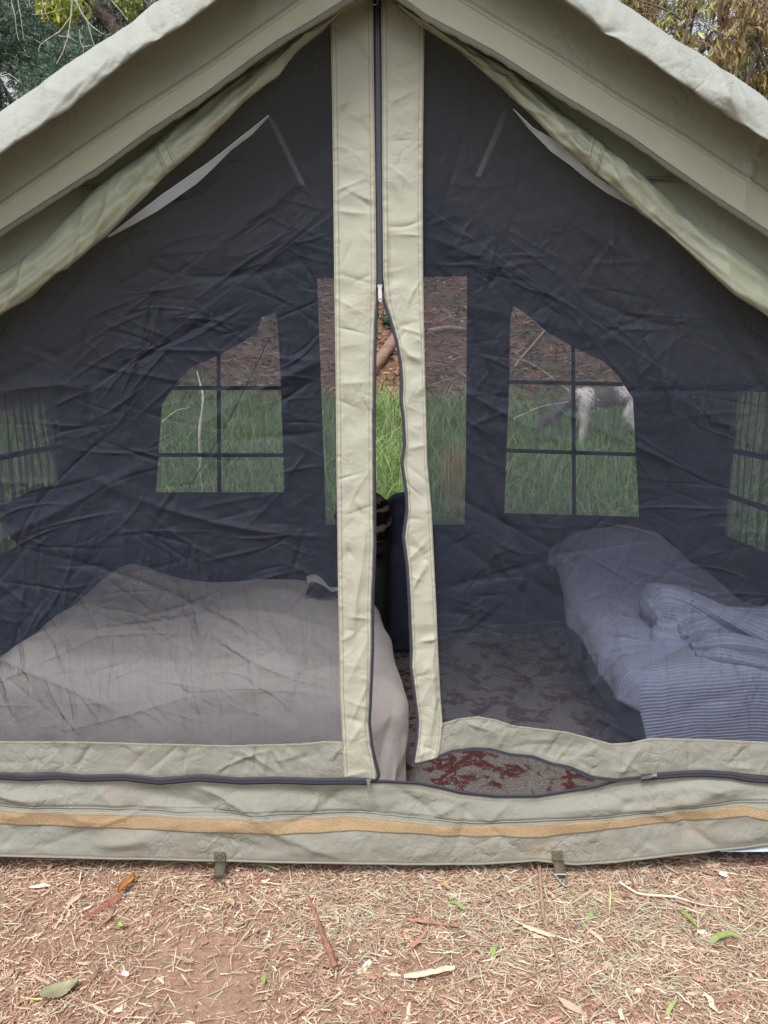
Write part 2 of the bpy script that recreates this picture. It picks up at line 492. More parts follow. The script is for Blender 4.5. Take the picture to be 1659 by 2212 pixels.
def rug_mat():
    m, n, b = mat_new('distressed_rug')
    v = N(n, 'ShaderNodeTexCoord').outputs['Object']
    wv = N(n, 'ShaderNodeVectorMath'); wv.operation = 'ADD'
    d1 = noise(n, v, 7, 2); n.links.new(v, wv.inputs[0])
    sc_ = N(n, 'ShaderNodeVectorMath'); sc_.operation = 'SCALE'; sc_.inputs['Scale'].default_value = .16
    n.links.new(d1.outputs['Color'], sc_.inputs[0]); n.links.new(sc_.outputs[0], wv.inputs[1])
    p = noise(n, wv.outputs[0], 10.5, 3, .6); q = noise(n, v, 120, 3, .7); pile = noise(n, v, 430, 2)
    grey = ramp(n, q.outputs[0], [(.3, (.16, .14, .12)), (.55, (.36, .32, .29)), (.75, (.52, .48, .44))])
    red = ramp(n, q.outputs[0], [(.3, (.07, .022, .022)), (.6, (.19, .052, .050)), (.8, (.34, .19, .17))])
    f = math_(n, 'ADD', p.outputs[0], math_(n, 'MULTIPLY', math_(n, 'SUBTRACT', q.outputs[0], .5), .28))
    k = ramp(n, f, [(.515, (0, 0, 0)), (.535, (.92, .92, .92)), (.63, (.92, .92, .92)), (.65, (0, 0, 0))])
    col = mixc(n, k.outputs[0], grey.outputs[0], red.outputs[0])
    n.links.new(col, b.inputs['Base Color']); b.inputs['Roughness'].default_value = 1
    b.inputs['Specular IOR Level'].default_value = .05
    bump(n, b, pile.outputs[0], .7, .004)
    return m
M['rug'] = rug_mat()
def dog_mat():
    m, n, b = mat_new('dog_coat')
    a = N(n, 'ShaderNodeTexCoord'); v = a.outputs['Object']
    s = N(n, 'ShaderNodeSeparateXYZ'); n.links.new(v, s.inputs[0])
    t = noise(n, v, 9, 3)
    # dark saddle over the barrel and a grey head: x in the dog's own axes (+x towards the tail)
    x = math_(n, 'ADD', s.outputs[0], math_(n, 'MULTIPLY', math_(n, 'SUBTRACT', t.outputs[0], .5), .12))
    k = ramp(n, math_(n, 'ADD', math_(n, 'MULTIPLY', x, 1.0), .5), [(.08, (.14, .115, .10)), (.22, (.14, .115, .10)), (.27, (.74, .68, .64)), (.36, (.74, .68, .64)), (.42, (.13, .11, .10)), (.58, (.13, .11, .10)), (.64, (.74, .68, .64)), (1, (.74, .68, .64))])
    n.links.new(k.outputs[0], b.inputs['Base Color']); b.inputs['Roughness'].default_value = .85
    f = noise(n, v, 90, 3, .7); bump(n, b, f.outputs[0], .6, .01)
    return m
M['dog'] = dog_mat()

# ------------------------------------------------------------------ the ground
def ground_z(x, y):
    x = np.asarray(x, float); y = np.asarray(y, float)
    bank = np.clip(y - 4.7, 0, 200) * .2
    bank = np.where(y > 9.4, .94 + (y - 9.4) * .05, bank)
    near = np.exp(-((y - 1.3) / 1.5) ** 4)
    return bank + .008 * fbm(x * 2.3, y * 2.3, 5, 3) * near + .0045 * fbm(x * 22, y * 22, 9, 3) * near * (y < 2.6) \
        + .05 * fbm(x * .6, y * .6, 3, 3) * np.clip((y - 4.5) / 2, 0, 1)
_ins = lambda a, b, s: np.arange(a, b, s)
gx = np.unique(np.r_[-120, -80, -50, -30, -20, _ins(-14, -2, .5), _ins(-2, 2, .012), _ins(2, 14.1, .5), 20, 30, 50, 80, 120])
gy = np.unique(np.r_[-120, -60, -30, -15, -8, -4, -2, -1, _ins(-.5, .6, .1), _ins(.6, 1.85, .012), _ins(1.85, 4.6, .15), _ins(4.6, 14, .25), 16, 20, 30, 50, 80, 120])
GX, GY = np.meshgrid(gx, gy, indexing='ij')
GZ = ground_z(GX, GY)
GZ = np.where((np.abs(GX) < 1.7) & (GY > 1.85) & (GY < 4.4), GZ - .02, GZ)
mesh_obj('ground', np.stack([GX, GY, GZ], -1), grid_faces(len(gx), len(gy)), M['soil'], kind='structure')

def hill_z(x, y):
    return .62 + (y - 9.0) * .60 + .35 * fbm(x * .25, y * .25, 21, 3) + .10 * fbm(x * 1.3, y * 1.3, 22, 3) - np.clip(y - 17.0, 0, 100) * .52
hx = np.r_[_ins(-60, -8, 2), _ins(-8, 8, .12), _ins(8, 61, 2)]; hy = np.r_[_ins(9.0, 18, .12), _ins(18, 70, 2)]
HX, HY = np.meshgrid(hx, hy, indexing='ij')
HZ = hill_z(HX, HY) - .35 * np.clip(9.6 - HY, 0, 1)
mesh_obj('hillside', np.stack([HX, HY, HZ], -1), grid_faces(len(hx), len(hy)), M['hill'], kind='structure')

# ------------------------------------------------------------------ the tent
tent = empty('cabin_tent', (0, Y0, 0), label='khaki canvas cabin tent with navy netting front and half unzipped door', cat='tent')
BOX = (-1.9, 1.9, -.2, 2.6)

def uvf(P):                                   # plane coordinates of front points
    return P[..., 0], P[..., 2]

def cloth_strip(name, A, B, mat, parent, oA, oB, nu, nv, by='arc', wr=None, thick=.0012, rows=None, **k):
    a = rs(A, nu, by); b = rs(B, nu, by)
    t = np.linspace(0, 1, nv) if rows is None else np.asarray(rows)
    px = a[:, None, 0] * (1 - t) + b[:, None, 0] * t
    py = a[:, None, 1] * (1 - t) + b[:, None, 1] * t
    P = front(px, py, oA * (1 - t)[None, :] + oB * t[None, :] + 0 * px)
    if wr is not None:
        U, V = uvf(P); P = P + NF * wr(U, V, t[None, :] + 0 * px)[..., None]
    o = mesh_obj(name, P, grid_faces(nu, len(t)), mat, parent, **k)
    if thick: solid(o, thick, 0)
    return o, P

def stitch_rows(name, parent, rows, mat='thread', ln=.0036, gap=.0018, w=.0008, lift=.0006):
    """dashes of thread along polylines that lie on the cloth."""
    mb = MB()
    for R in rows:
        R = np.asarray(R); s = np.r_[0, np.cumsum(np.linalg.norm(np.diff(R, axis=0), axis=1))]
        q = np.arange(0, s[-1] - ln, ln + gap)
        if len(q) < 1: continue
        a = np.stack([np.interp(q, s, R[:, i]) for i in range(3)], -1)
        b = np.stack([np.interp(q + ln, s, R[:, i]) for i in range(3)], -1)
        for p, r in zip(a, b):
            d = (r - p) / 2; side = np.cross(d, NF); side = side / (np.linalg.norm(side) + 1e-9) * w
            mb.box((p + r) / 2 + NF * lift, d, side, NF * .0005)
    return mb.build(name, M[mat], parent, kind='stuff')

def rowat(P, t, axis=1):                      # the polyline of a cloth grid at fraction t across it
    n = P.shape[1]; f = t * (n - 1); i = min(int(f), n - 2); g = f - i
    return P[:, i] * (1 - g) + P[:, i + 1] * g

# --- outlines, in picture coordinates, laid onto the tent's front plane
HEM_UP_L = [(-930, 924), (-560, 656), (-250, 431), (0, 247), (120, 165), (210, 102), (280, 55), (345, 2), (560, -156), (690, -250), (818, -343)]
HEM_LO_L = [(-930, 1000), (-560, 735), (-250, 512), (0, 334), (47, 300), (100, 266), (150, 236), (170, 214), (215, 180), (270, 135), (313, 105), (360, 78), (410, 47), (472, 0), (700, -165), (818, -250)]
SEAM_L = [(-930, 1078), (-560, 826), (0, 445), (150, 340), (300, 240), (450, 145), (550, 75), (655, 0), (818, -110)]
BIND_L = [(-930, 1140), (-560, 890), (0, 510), (100, 445), (215, 372), (320, 295), (450, 210), (520, 157), (600, 100), (700, 40), (765, 0), (818, -35)]
HEM_UP_R = [(818, -343), (1330, 0), (1430, 70), (1530, 135), (1659, 222), (1900, 380), (2230, 600), (2590, 840)]
HEM_LO_R = [(818, -250), (1215, 0), (1275, 45), (1310, 72), (1395, 125), (1460, 172), (1525, 220), (1659, 305), (1900, 470), (2230, 690), (2590, 930)]
SEAM_R = [(818, -110), (995, 0), (1080, 53), (1210, 130), (1330, 210), (1480, 300), (1659, 420), (1900, 582), (2230, 800), (2590, 1040)]
BIND_R = [(818, -30), (860, 0), (920, 45), (1070, 125), (1210, 215), (1360, 305), (1430, 355), (1530, 425), (1659, 510), (1900, 670), (2230, 890), (2590, 1130)]
ROLL_UP_L = [(770, -15), (700, 40), (640, 85), (590, 118), (530, 160), (465, 203), (370, 280), (300, 340), (215, 400), (100, 515), (45, 564), (0, 592), (-120, 680), (-300, 820)]
ROLL_LO_L = [(778, -5), (735, 30), (705, 60), (640, 115), (600, 165), (525, 222), (450, 300), (370, 370), (300, 440), (235, 505), (180, 548), (100, 610), (45, 650), (0, 680), (-120, 770), (-300, 900)]
ROLL_UP_R = [(862, 5), (885, 25), (945, 60), (1005, 98), (1080, 135), (1180, 215), (1280, 295), (1390, 380), (1470, 465), (1580, 535), (1659, 592), (1800, 700), (2000, 840)]
ROLL_LO_R = [(860, 12), (910, 55), (950, 85), (995, 115), (1090, 193), (1130, 230), (1210, 310), (1280, 368), (1370, 445), (1465, 525), (1505, 560), (1580, 630), (1659, 682), (1800, 780), (2000, 920)]
LS_L = [(712, -60), (714, 60), (717, 200), (720, 400), (722, 600), (725, 800), (727, 1000), (730, 1250), (733, 1400), (735, 1500), (740, 1600), (742, 1684)]
LS_R = [(806, -60), (806, 0), (808, 200), (811, 400), (813, 600), (811, 680), (808, 760), (806, 900), (807, 1050), (808, 1180), (803, 1300), (803, 1400), (799, 1500), (796, 1560), (801, 1610), (809, 1645), (813, 1684)]
RS_L = [(823, -60), (823, 0), (825, 200), (826, 400), (828, 600), (833, 650), (846, 695), (859, 740), (867, 785), (870, 830), (868, 860), (873, 905), (876, 960), (870, 1000), (879, 1060), (881, 1100), (873, 1160), (881, 1220), (886, 1300), (890, 1400), (889, 1440), (897, 1500), (904, 1555), (901, 1600), (894, 1648)]
RS_R = [(918, -60), (917, 60), (915, 200), (913, 400), (914, 600), (918, 800), (923, 1000), (932, 1100), (937, 1200), (942, 1300), (946, 1400), (951, 1500), (956, 1562), (953, 1600), (948, 1634)]
LH_T = [(-330, 1601), (0, 1601), (175, 1602), (370, 1607), (500, 1610), (650, 1606), (700, 1601), (742, 1602)]
LH_B = [(-330, 1674), (0, 1671), (120, 1669), (170, 1675), (270, 1675), (320, 1682), (425, 1675), (500, 1682), (580, 1680), (650, 1682), (742, 1683)]
RH_T = [(948, 1570), (957, 1562), (990, 1552), (1030, 1547), (1070, 1554), (1110, 1567), (1220, 1580), (1280, 1595), (1320, 1606), (1360, 1604), (1405, 1594), (1530, 1597), (1659, 1602), (2000, 1612)]
RH_B = [(944, 1634), (957, 1628), (975, 1620), (1020, 1615), (1060, 1616), (1100, 1627), (1150, 1632), (1190, 1647), (1230, 1655), (1280, 1677), (1330, 1682), (1385, 1677), (1415, 1671), (1520, 1666), (1580, 1669), (1659, 1677), (2000, 1690)]
SI_T = [(-700, 1690), (0, 1680), (140, 1680), (300, 1685), (500, 1687), (650, 1688), (800, 1689), (830, 1689), (905, 1693), (955, 1703), (995, 1713), (1070, 1721), (1160, 1721), (1220, 1711), (1280, 1702), (1330, 1688), (1385, 1681), (1420, 1679), (1520, 1673), (1580, 1678), (1659, 1688), (2360, 1720)]
SI_B = [(-700, 1830), (0, 1849), (200, 1855), (400, 1859), (600, 1863), (829, 1867), (1030, 1867), (1160, 1861), (1245, 1869), (1330, 1864), (1430, 1850), (1555, 1837), (1659, 1823), (1900, 1812), (2360, 1800)]
PIPE = [(-700, 1736), (0, 1743), (200, 1746), (400, 1757), (600, 1760), (829, 1764), (980, 1775), (1040, 1781), (1230, 1771), (1330, 1765), (1480, 1743), (1580, 1732), (1659, 1733), (2360, 1760)]
VE_T = [(-700, 1742), (0, 1751), (200, 1757), (450, 1768), (625, 1771), (829, 1771), (905, 1778), (1030, 1783), (1180, 1781), (1255, 1772), (1340, 1771), (1480, 1751), (1555, 1739), (1610, 1738), (1659, 1748), (2360, 1790)]
VE_B = [(-700, 1770), (0, 1782), (200, 1786), (425, 1796), (600, 1800), (829, 1797), (930, 1801), (1030, 1807), (1180, 1808), (1255, 1799), (1380, 1783), (1505, 1771), (1605, 1758), (1659, 1770), (2360, 1812)]

# --- roof: two slopes running back from the front hem
REAR_Y, REAR_LEAN = 4.22, -0.10
ridge = None
for side, up, lo in (('l', HEM_UP_L, HEM_LO_L), ('r', HEM_UP_R, HEM_LO_R)):
    u = smooth1(rs(up, 260), 3)
    pf = front(u[:, 0], u[:, 1], .17)
    # straightened slope for the sheet behind
    k = np.polyfit(pf[:, 0], pf[:, 2], 1)
    ys = np.array([pf[:, 1].min() + .02, 2.2, 2.9, 3.6, 4.3])
    xs = np.linspace(pf[0, 0], pf[-1, 0], 40)
    X, Yg = np.meshgrid(xs, ys, indexing='ij')
    Z = np.polyval(k, X) - .012 - .012 * np.sin(np.clip((Yg - 1.5) / 2.7, 0, 1) * math.pi)
    V = np.stack([X, Yg, Z], -1)
    # the front edge follows the hem itself
    V[:, 0, 1] = 1.66
    o = mesh_obj('roof_panel', V, grid_faces(40, 5)[:, ::-1] if side == 'l' else grid_faces(40, 5)[:, ::-1], M['canvas'], tent)
    solid(o, .002, -1, M['lining_or_gap_shade'])
    if side == 'l': roof_k_l = k
    else: roof_k_r = k

def roof_z(x):
    return np.minimum(np.polyval(roof_k_l, x), np.polyval(roof_k_r, x))

def hem(up, lo, seed):
    nu = 420
    prof = [(-.03, .06), (-.01, .15), (0, .17), (.06, .190), (.18, .206), (.34, .216), (.5, .223), (.66, .228), (.8, .231), (.92, .232), (.985, .230), (1.0, .225), (.99, .216), (.95, .19), (.85, .15)]
    # denser profile
    pr = np.array(prof); s = np.linspace(0, len(pr) - 1, 52)
    pr = np.stack([np.interp(s, np.arange(len(pr)), pr[:, i]) for i in (0, 1)], -1)
    pr = smooth1(pr, 2)
    a = smooth1(rs(up, nu, 'x'), 4); b = smooth1(rs(lo, nu, 'x'), 2)
    t = pr[:, 0][None, :]
    px = a[:, None, 0] * (1 - t) + b[:, None, 0] * t; py = a[:, None, 1] * (1 - t) + b[:, None, 1] * t
    P = front(px, py, pr[:, 1][None, :] + 0 * px)
    U = P[..., 0] * 1.0; S = t * .085 + 0 * U
    wig = creases(U, S, 150, seed, (.03, .13), (.004, .014), (.001, .0060), ang=(.5, .9), box=(-1.4, 1.4, -.01, .095))
    wig += .003 * fbm(U * 7, S * 14, seed, 3) + .0022 * fbm(U * 40, S * 40, seed + 3, 3)
    P = P + NF * wig[..., None]
    o = mesh_obj('roof_hem', P, grid_faces(nu, len(pr)), M['hem'], tent)
    solid(o, .0015, 0)
hem(HEM_UP_L, HEM_LO_L, 31)
hem(HEM_UP_R, HEM_LO_R, 32)

# --- flap under the roof edge with a flat-felled seam and a dark bound edge
def flap(lo, seam, bind, seed):
    nu = 460
    A = [(x, y - 55) for x, y in lo]
    a = smooth1(rs(A, nu, 'x'), 4); m = smooth1(rs(seam, nu, 'x'), 4); b = smooth1(rs(bind, nu, 'x'), 4)
    tt = np.r_[np.linspace(0, .9, 30), np.linspace(.91, 1.09, 15), np.linspace(1.1, 2, 34)]
    t1 = np.clip(tt, 0, 1)[None, :, None]; t2 = np.clip(tt - 1, 0, 1)[None, :, None]
    p = a[:, None] * (1 - t1) + m[:, None] * t1
    p = p * (1 - t2) + b[:, None] * t2
    off = np.interp(tt, [0, 1, 2], [.085, .105, .092])[None, :] + 0 * p[..., 0]
    off = off + .0026 * np.exp(-((tt - 1.0) / .035) ** 4)[None, :]          # seam ridge
    P = front(p[..., 0], p[..., 1], off)
    U, V = uvf(P)
    w = creases(U, V, 110, seed, (.05, .22), (.006, .022), (.001, .0055), ang=(.6 if seed % 2 else -.6, .8), box=BOX)
    w = w + .004 * fbm(U * 4, V * 4, seed, 3) + .0012 * np.sin(U * 260 + 8 * fbm(U * 9, V * 3, seed)) * np.exp(-((tt - 1) / .06) ** 2)[None, :] * .35
    w *= np.clip((2 - tt) / .15, .35, 1)[None, :]
    P = P + NF * w[..., None]
    o = mesh_obj('gable_flap', P, grid_faces(nu, len(tt)), M['flap'], tent); solid(o, .0012, 0)
    i0 = int(np.argmin(abs(tt - .955))); i1 = int(np.argmin(abs(tt - 1.045)))
    stitch_rows('stitching', o, [P[:, i0], P[:, i1]], 'thread_dark')
    # bound edge
    e = P[:, -1]; up = P[:, -9]
    d = (up - e); d /= np.linalg.norm(d, axis=1)[:, None]
    lip = .0022 * fbm(e[:, 0] * 60, e[:, 0] * 0, seed + 5, 2)
    q = np.stack([e - d * (.002 + lip)[:, None], e + NF * .0022 - d * (.002 + lip)[:, None], e + d * .006 + NF * .003, e + d * .0115 + NF * .0016], 1)
    bo = mesh_obj('edge_binding', q, grid_faces(nu, 4), M['binding'], o); solid(bo, .001, 0)
flap(HEM_LO_L, SEAM_L, BIND_L, 41)
flap(HEM_LO_R, SEAM_R, BIND_R, 42)

# --- canvas gable behind the rolled curtains
def interp_line(poly, x):
    p = np.array(sorted(poly)); return np.interp(x, p[:, 0], p[:, 1])
def gable(bind, up, lo, x0, x1, seed, seam_y):
    xs = np.linspace(x0, x1, 130)
    mid = (interp_line(up, xs) + interp_line(lo, xs)) / 2
    A = np.stack([xs, interp_line(bind, xs) - 70], -1); B = np.stack([xs, np.maximum(mid + 4, A[:, 1] + 6)], -1)
    wr = lambda U, V, t: creases(U, V, 90, seed, (.06, .2), (.01, .03), (.002, .006), ang=(-.8 if seed % 2 else .8, .5), box=BOX) + .006 * fbm(U * 5, V * 5, seed)
    o, P = cloth_strip('gable_panel', A, B, M['gable'], tent, .014, .012, 130, 50, 'x', wr)
    # horizontal seam
    s = front(np.linspace(*seam_y[0], 60), np.linspace(*seam_y[1], 60), .022)
    mb = MB(); mb.tube(s, .0035, 6); mb.build('seam', M['binding'], o, smooth=True)
gable(BIND_L, ROLL_UP_L, ROLL_LO_L, -900, 560, 51, ((150, 262), (405, 402)))
gable(BIND_R, ROLL_UP_R, ROLL_LO_R, 1000, 2560, 52, ((1385, 1475), (384, 386)))

# canvas at both ends of the front, outside the netting
for nm, xa, xb, up, lo in (('l', -700, -240, ROLL_UP_L, ROLL_LO_L), ('r', 1900, 2360, ROLL_UP_R, ROLL_LO_R)):
    xs = np.linspace(xa, xb, 60)
    mid = (np.interp(xs, *np.array(sorted(up + [(-700, 1110), (2360, 1100)])).T) + np.interp(xs, *np.array(sorted(lo + [(-700, 1180), (2360, 1170)])).T)) / 2
    A = np.stack([xs, mid - 40], -1); B = np.stack([xs, np.full(60, 1705.)], -1)
    o, P = cloth_strip('front_panel', A, B, M['canvas'], tent, .010, .006, 60, 90, 'x', lambda U, V, t: .006 * fbm(U * 5, V * 5, 3) + creases(U, V, 60, 8, box=BOX))

# --- rolled-up canvas curtains
def rolled(up, lo, seed, seam_px):
    nu, nv = 420, 40
    a = smooth1(rs(up, nu), 6); b = smooth1(rs(lo, nu), 6)
    th = np.linspace(0, 2 * math.pi, nv, endpoint=False)[None, :]
    mid = (a + b) / 2; half = (b - a) / 2
    wid = np.linalg.norm(half, axis=1) * .00108                                 # metres
    c = np.cos(th); s = np.sin(th)
    s_len = np.linspace(0, 1, nu)[:, None]
    # lengthwise wraps: a soft second lobe that wanders round the roll
    ph = 1.1 + .5 * np.sin(s_len * 5 + seed)
    lob = 1 - .26 * np.exp(-((th - ph) / .24) ** 2) - .16 * np.exp(-((th - ph - .8) / .16) ** 2)
    px = mid[:, None, 0] - half[:, None, 0] * c; py = mid[:, None, 1] - half[:, None, 1] * c
    bul = np.minimum(.62 * wid, .036)[:, None]
    off = .020 + bul * .55 + bul * s * lob
    P = front(px, py, off)
    A = th * .03 + 0 * px; S = s_len * 1.35 + 0 * px
    w = creases(S, A, 150, seed, (.03, .18), (.003, .011), (.0015, .0075), ang=(0, .45), box=(0, 1.35, 0, .19))
    w += .006 * fbm(S * 8, A * 14, seed, 3)
    n = NF * s[..., None] + UF * (c * np.sign(1))[..., None] * .5
    env = np.clip(np.minimum(s_len, 1 - s_len) * 20, .1, 1)
    P = P + n * (w * env)[..., None]
    o = mesh_obj('rolled_curtain', P, grid_faces(nu, nv, True), M['roll'], tent)
    # flat-felled seam across the roll
    f = int(np.argmin(np.abs(mid[:, 0] - seam_px))); rows = []
    sel = [j for j in range(nv) if .02 < th[0, j] / math.pi < .98]
    w2 = 5
    strip = P[f - w2:f + w2 + 1, sel] + NF * .0016
    so = mesh_obj('seam', strip, grid_faces(2 * w2 + 1, len(sel)), M['roll'], o); solid(so, .002, 0)
    stitch_rows('stitching', so, [strip[2], strip[-3]], 'thread', lift=.0016)
rolled(ROLL_UP_L, ROLL_LO_L, 61, 358)
rolled(ROLL_UP_R, ROLL_LO_R, 62, 1284)

# --- netting panels
def net_panel(x0, x1, up, lo, hem_t, seed, edge_poly, edge_side):
    nu, nv = 400, 640
    mid = np.array(sorted([((a[0] + b[0]) / 2, (a[1] + b[1]) / 2) for a, b in zip(rs(up, 60), rs(lo, 60))]))
    s = np.linspace(0, 1, nu); v = np.linspace(0, 1, nv)
    xs = x0 + (x1 - x0) * s
    top = np.interp(xs, mid[:, 0], mid[:, 1]); bot = np.interp(xs, *np.array(sorted(hem_t)).T) + 8
    py = top[:, None] * (1 - v) + bot[:, None] * v
    ex = np.interp(py, [p[1] for p in edge_poly], [p[0] for p in edge_poly])
    if edge_side == 'right': px = x0 + (ex + 9 - x0) * s[:, None]
    else: px = ex - 9 + (x1 - ex + 9) * s[:, None]
    P = front(px, py, 0 * px)
    U, V = uvf(P)
    env = np.clip(v * 14, 0, 1)[None, :] * np.clip((1 - v) * 20, 0, 1)[None, :] * (np.clip((1 - s) * 14, 0, 1) if edge_side == 'right' else np.clip(s * 14, 0, 1))[:, None]
    low = 1.0
    w = creases(U, V, 900, seed, (.025, .14), (.0015, .0045), (.0010, .0040), ang=(0, 3.2), box=(U.min(), U.max(), V.min(), V.max()))
    w += creases(U, V, 55, seed + 1, (.12, .40), (.005, .014), (.003, .009), ang=(-.5 if edge_side == 'left' else .35, .5), box=(U.min(), U.max(), V.min(), V.max()))
    # upright drag folds just above the bottom hem
    w += creases(U, V, 60, seed + 2, (.06, .22), (.003, .010), (.002, .006), ang=(1.75 if edge_side == 'right' else 1.9, .28), box=(U.min(), U.max(), .25, .7))
    w += .010 * fbm(U * 2.2, V * 2.2, seed, 2) + .0008 * fbm(U * 45, V * 45, seed + 4, 2)
    if edge_side == 'right': w = w * (.40 + .72 * np.clip((1.90 - V) / .35, 0, 1))
    else: w = w * (.32 + .52 * np.clip((1.80 - V) / .4, 0, 1))
    P = P + NF * ((w - .012) * env)[..., None]
    o = mesh_obj('netting_panel', P, grid_faces(nu, nv), M['net'], tent)
    return o
net_l = net_panel(-250, 735, ROLL_UP_L, ROLL_LO_L, LH_T, 71, LS_L, 'right')
net_r = net_panel(915, 1910, ROLL_UP_R, ROLL_LO_R, RH_T, 75, RS_R, 'left')

def sliver(up, lo, seed):  # pale strip paints the light caught where the netting folds
    o, P = cloth_strip('lit_net_fold', up, lo, M['lit_fold'], tent, .019, .012, 120, 12, 'arc', lambda U, V, t: .001 * fbm(U * 40, V * 40, seed), 0)
    e = P[:, 0]; mb = MB(); mb.tube(e, .0011, 5); mb.build('selvage_cord', M['groundsheet'], o, smooth=True)
sliver([(581, 249), (520, 297), (465, 341), (405, 383), (350, 421), (290, 467), (233, 511)], [(582, 251), (545, 290), (500, 324), (462, 362), (425, 397), (375, 432), (335, 459), (290, 484), (238, 512)], 1)
sliver([(1109, 236), (1150, 276), (1200, 304), (1240, 340), (1275, 372), (1330, 412), (1374, 449)], [(1110, 238), (1140, 276), (1190, 327), (1225, 352), (1258, 379), (1310, 417), (1374, 451)], 2)

# --- upright door strips with puckered stitched edges
def strip_wr(seed):   # folds pulled across the strip
    def f(U, V, t):
        ed = np.minimum(t, 1 - t) * .095
        w = creases(U, V, 260, seed, (.018, .07), (.0022, .009), (.0012, .0055), ang=(0, .6), box=(-.2, .2, 0, 2.2))
        w += creases(U, V, 60, seed + 1, (.03, .09), (.003, .008), (.0012, .0042), ang=(.2, 1.3), box=(-.2, .2, 0, 2.2))
        w += .007 * fbm(U * 5, V * 14, seed, 2)
        w += creases(U, V, 26, seed + 3, (.05, .16), (.004, .009), (.003, .006), ang=(1.35, .25), both=False, box=(-.15, .15, .2, .75))
        w *= np.clip(ed / .022, .12, 1)
        w += .0016 * fbm(U * 14, V * 70, seed + 2, 2) * np.exp(-((ed - .006) / .009) ** 2)      # pucker along the seams
        return w + .0012 * np.exp(-((ed - .007) / .0045) ** 4)
    return f
def door_strip(a, b, seed, la, lb):
    o, P = cloth_strip('door_strip', a, b, M['strip'], tent, .013, .015, 760, 44, 'y', strip_wr(seed), .0014)
    rows = [rowat(P, q) for q in (la, la + .085, 1 - lb, 1 - lb - .085)]
    stitch_rows('stitching', o, rows)
    return o, P
# rows of the strips are matched at equal heights
ls, PL = door_strip(LS_L, LS_R, 81, .03, .03)
rs_o, PR = door_strip(RS_L, RS_R, 83, .03, .03)

# --- lower door hems
def hem_wr(seed):
    def f(U, V, t):
        w = creases(U, V, 150, seed, (.02, .09), (.0025, .009), (.0012, .0055), ang=(.9, .9), box=(-1.2, 1.2, .22, .36))
        w += .006 * fbm(U * 9, V * 9, seed, 3)
        ed = np.minimum(t, 1 - t) * .08
        w *= np.clip(ed / .02, .15, 1)
        return w + .0014 * fbm(U * 70, V * 10, seed + 1, 2) * np.exp(-((ed - .006) / .01) ** 2)
    return f
lh, PLH = cloth_strip('door_hem', LH_T, LH_B, M['sill'], tent, .012, .014, 520, 30, 'x', hem_wr(91), .0014)
stitch_rows('stitching', lh, [rowat(PLH, .06), rowat(PLH, .90), rowat(PLH, .96)])
rh, PRH = cloth_strip('door_hem', RH_T, RH_B, M['sill'], tent, .012, .016, 560, 30, 'x', hem_wr(93), .0014)
stitch_rows('stitching', rh, [rowat(PRH, .06), rowat(PRH, .90), rowat(PRH, .96)])

# --- sill
def sill_wr(U, V):
    w = creases(U, V, 90, 101, (.06, .26), (.008, .024), (.003, .013), ang=(-.12, .35), box=(-1.6, 1.6, 0, .24))
    w += creases(U, V, 80, 102, (.03, .10), (.005, .012), (.0015, .0065), ang=(.5, .8), box=(-1.6, 1.6, 0, .24))
    return w + .010 * fbm(U * 2.2, V * 6, 103, 3) + .003 * fbm(U * 14, V * 22, 104, 2)
def sill_pos(px, py, extra=0.0):
    px = np.asarray(px, float); py = np.asarray(py, float)
    a = np.interp(px, *np.array(SI_T).T); b = np.interp(px, *np.array(SI_B).T)
    t = np.clip((py - a) / (b - a), -.1, 1.1)
    pp = np.interp(px, *np.array(PIPE).T); tp = (pp - a) / (b - a)
    off = .006 + .022 * t + .008 * np.sin(np.clip(t, 0, 1) * math.pi)
    off = off - .006 * np.exp(-((t - tp) / .03) ** 2)               # the seam pulls the cloth in
    P = front(px, py, off)
    U, V = uvf(P)
    env = np.clip(t * 7, .05, 1) * np.clip((1 - t) * 7, .3, 1)
    return P + NF * (sill_wr(U, V) * env + extra)[..., None]
def sill_grid(name, A, B, mat, parent, nu, nv, extra, thick=.0014):
    a = rs(A, nu, 'x'); b = rs(B, nu, 'x'); t = np.linspace(0, 1, nv)
    px = a[:, None, 0] + 0 * t; py = a[:, None, 1] * (1 - t) + b[:, None, 1] * t
    P = sill_pos(px, py, extra)
    o = mesh_obj(name, P, grid_faces(nu, nv), mat, parent); solid(o, thick, 0)
    return o, P
sill, PS = sill_grid('sill_panel', SI_T, SI_B, M['sill_low'], tent, 900, 56, 0.0)
vel, PV = sill_grid('hook_tape', VE_T, VE_B, M['velcro'], tent, 700, 10, .0024)
stitch_rows('stitching', vel, [rowat(PV, .06), rowat(PV, .94)], 'thread_dark')
xs = np.linspace(-700, 2360, 700)
pp = np.interp(xs, *np.array(PIPE).T)
for dy in (-2.5, 3.5):
    mb = MB(); mb.tube(sill_pos(xs, pp + dy, .0016), .0018, 6); mb.build('piping', M['sill'], sill, smooth=True)
stitch_rows('stitching', sill, [sill_pos(xs, pp - 8, .0004), sill_pos(xs, np.interp(xs, *np.array(SI_B).T) - 7, .0004), sill_pos(np.linspace(830, 1400, 200), np.interp(np.linspace(830, 1400, 200), *np.array(SI_T).T) + 9, .0004)], 'thread_dark')
# turned bottom edge
mb = MB(); bl = np.interp(xs, *np.array(SI_B).T); mb.tube(sill_pos(xs, bl - 1.5, .0005), .0028, 6); mb.build('edge_binding', M['binding'], sill, smooth=True)

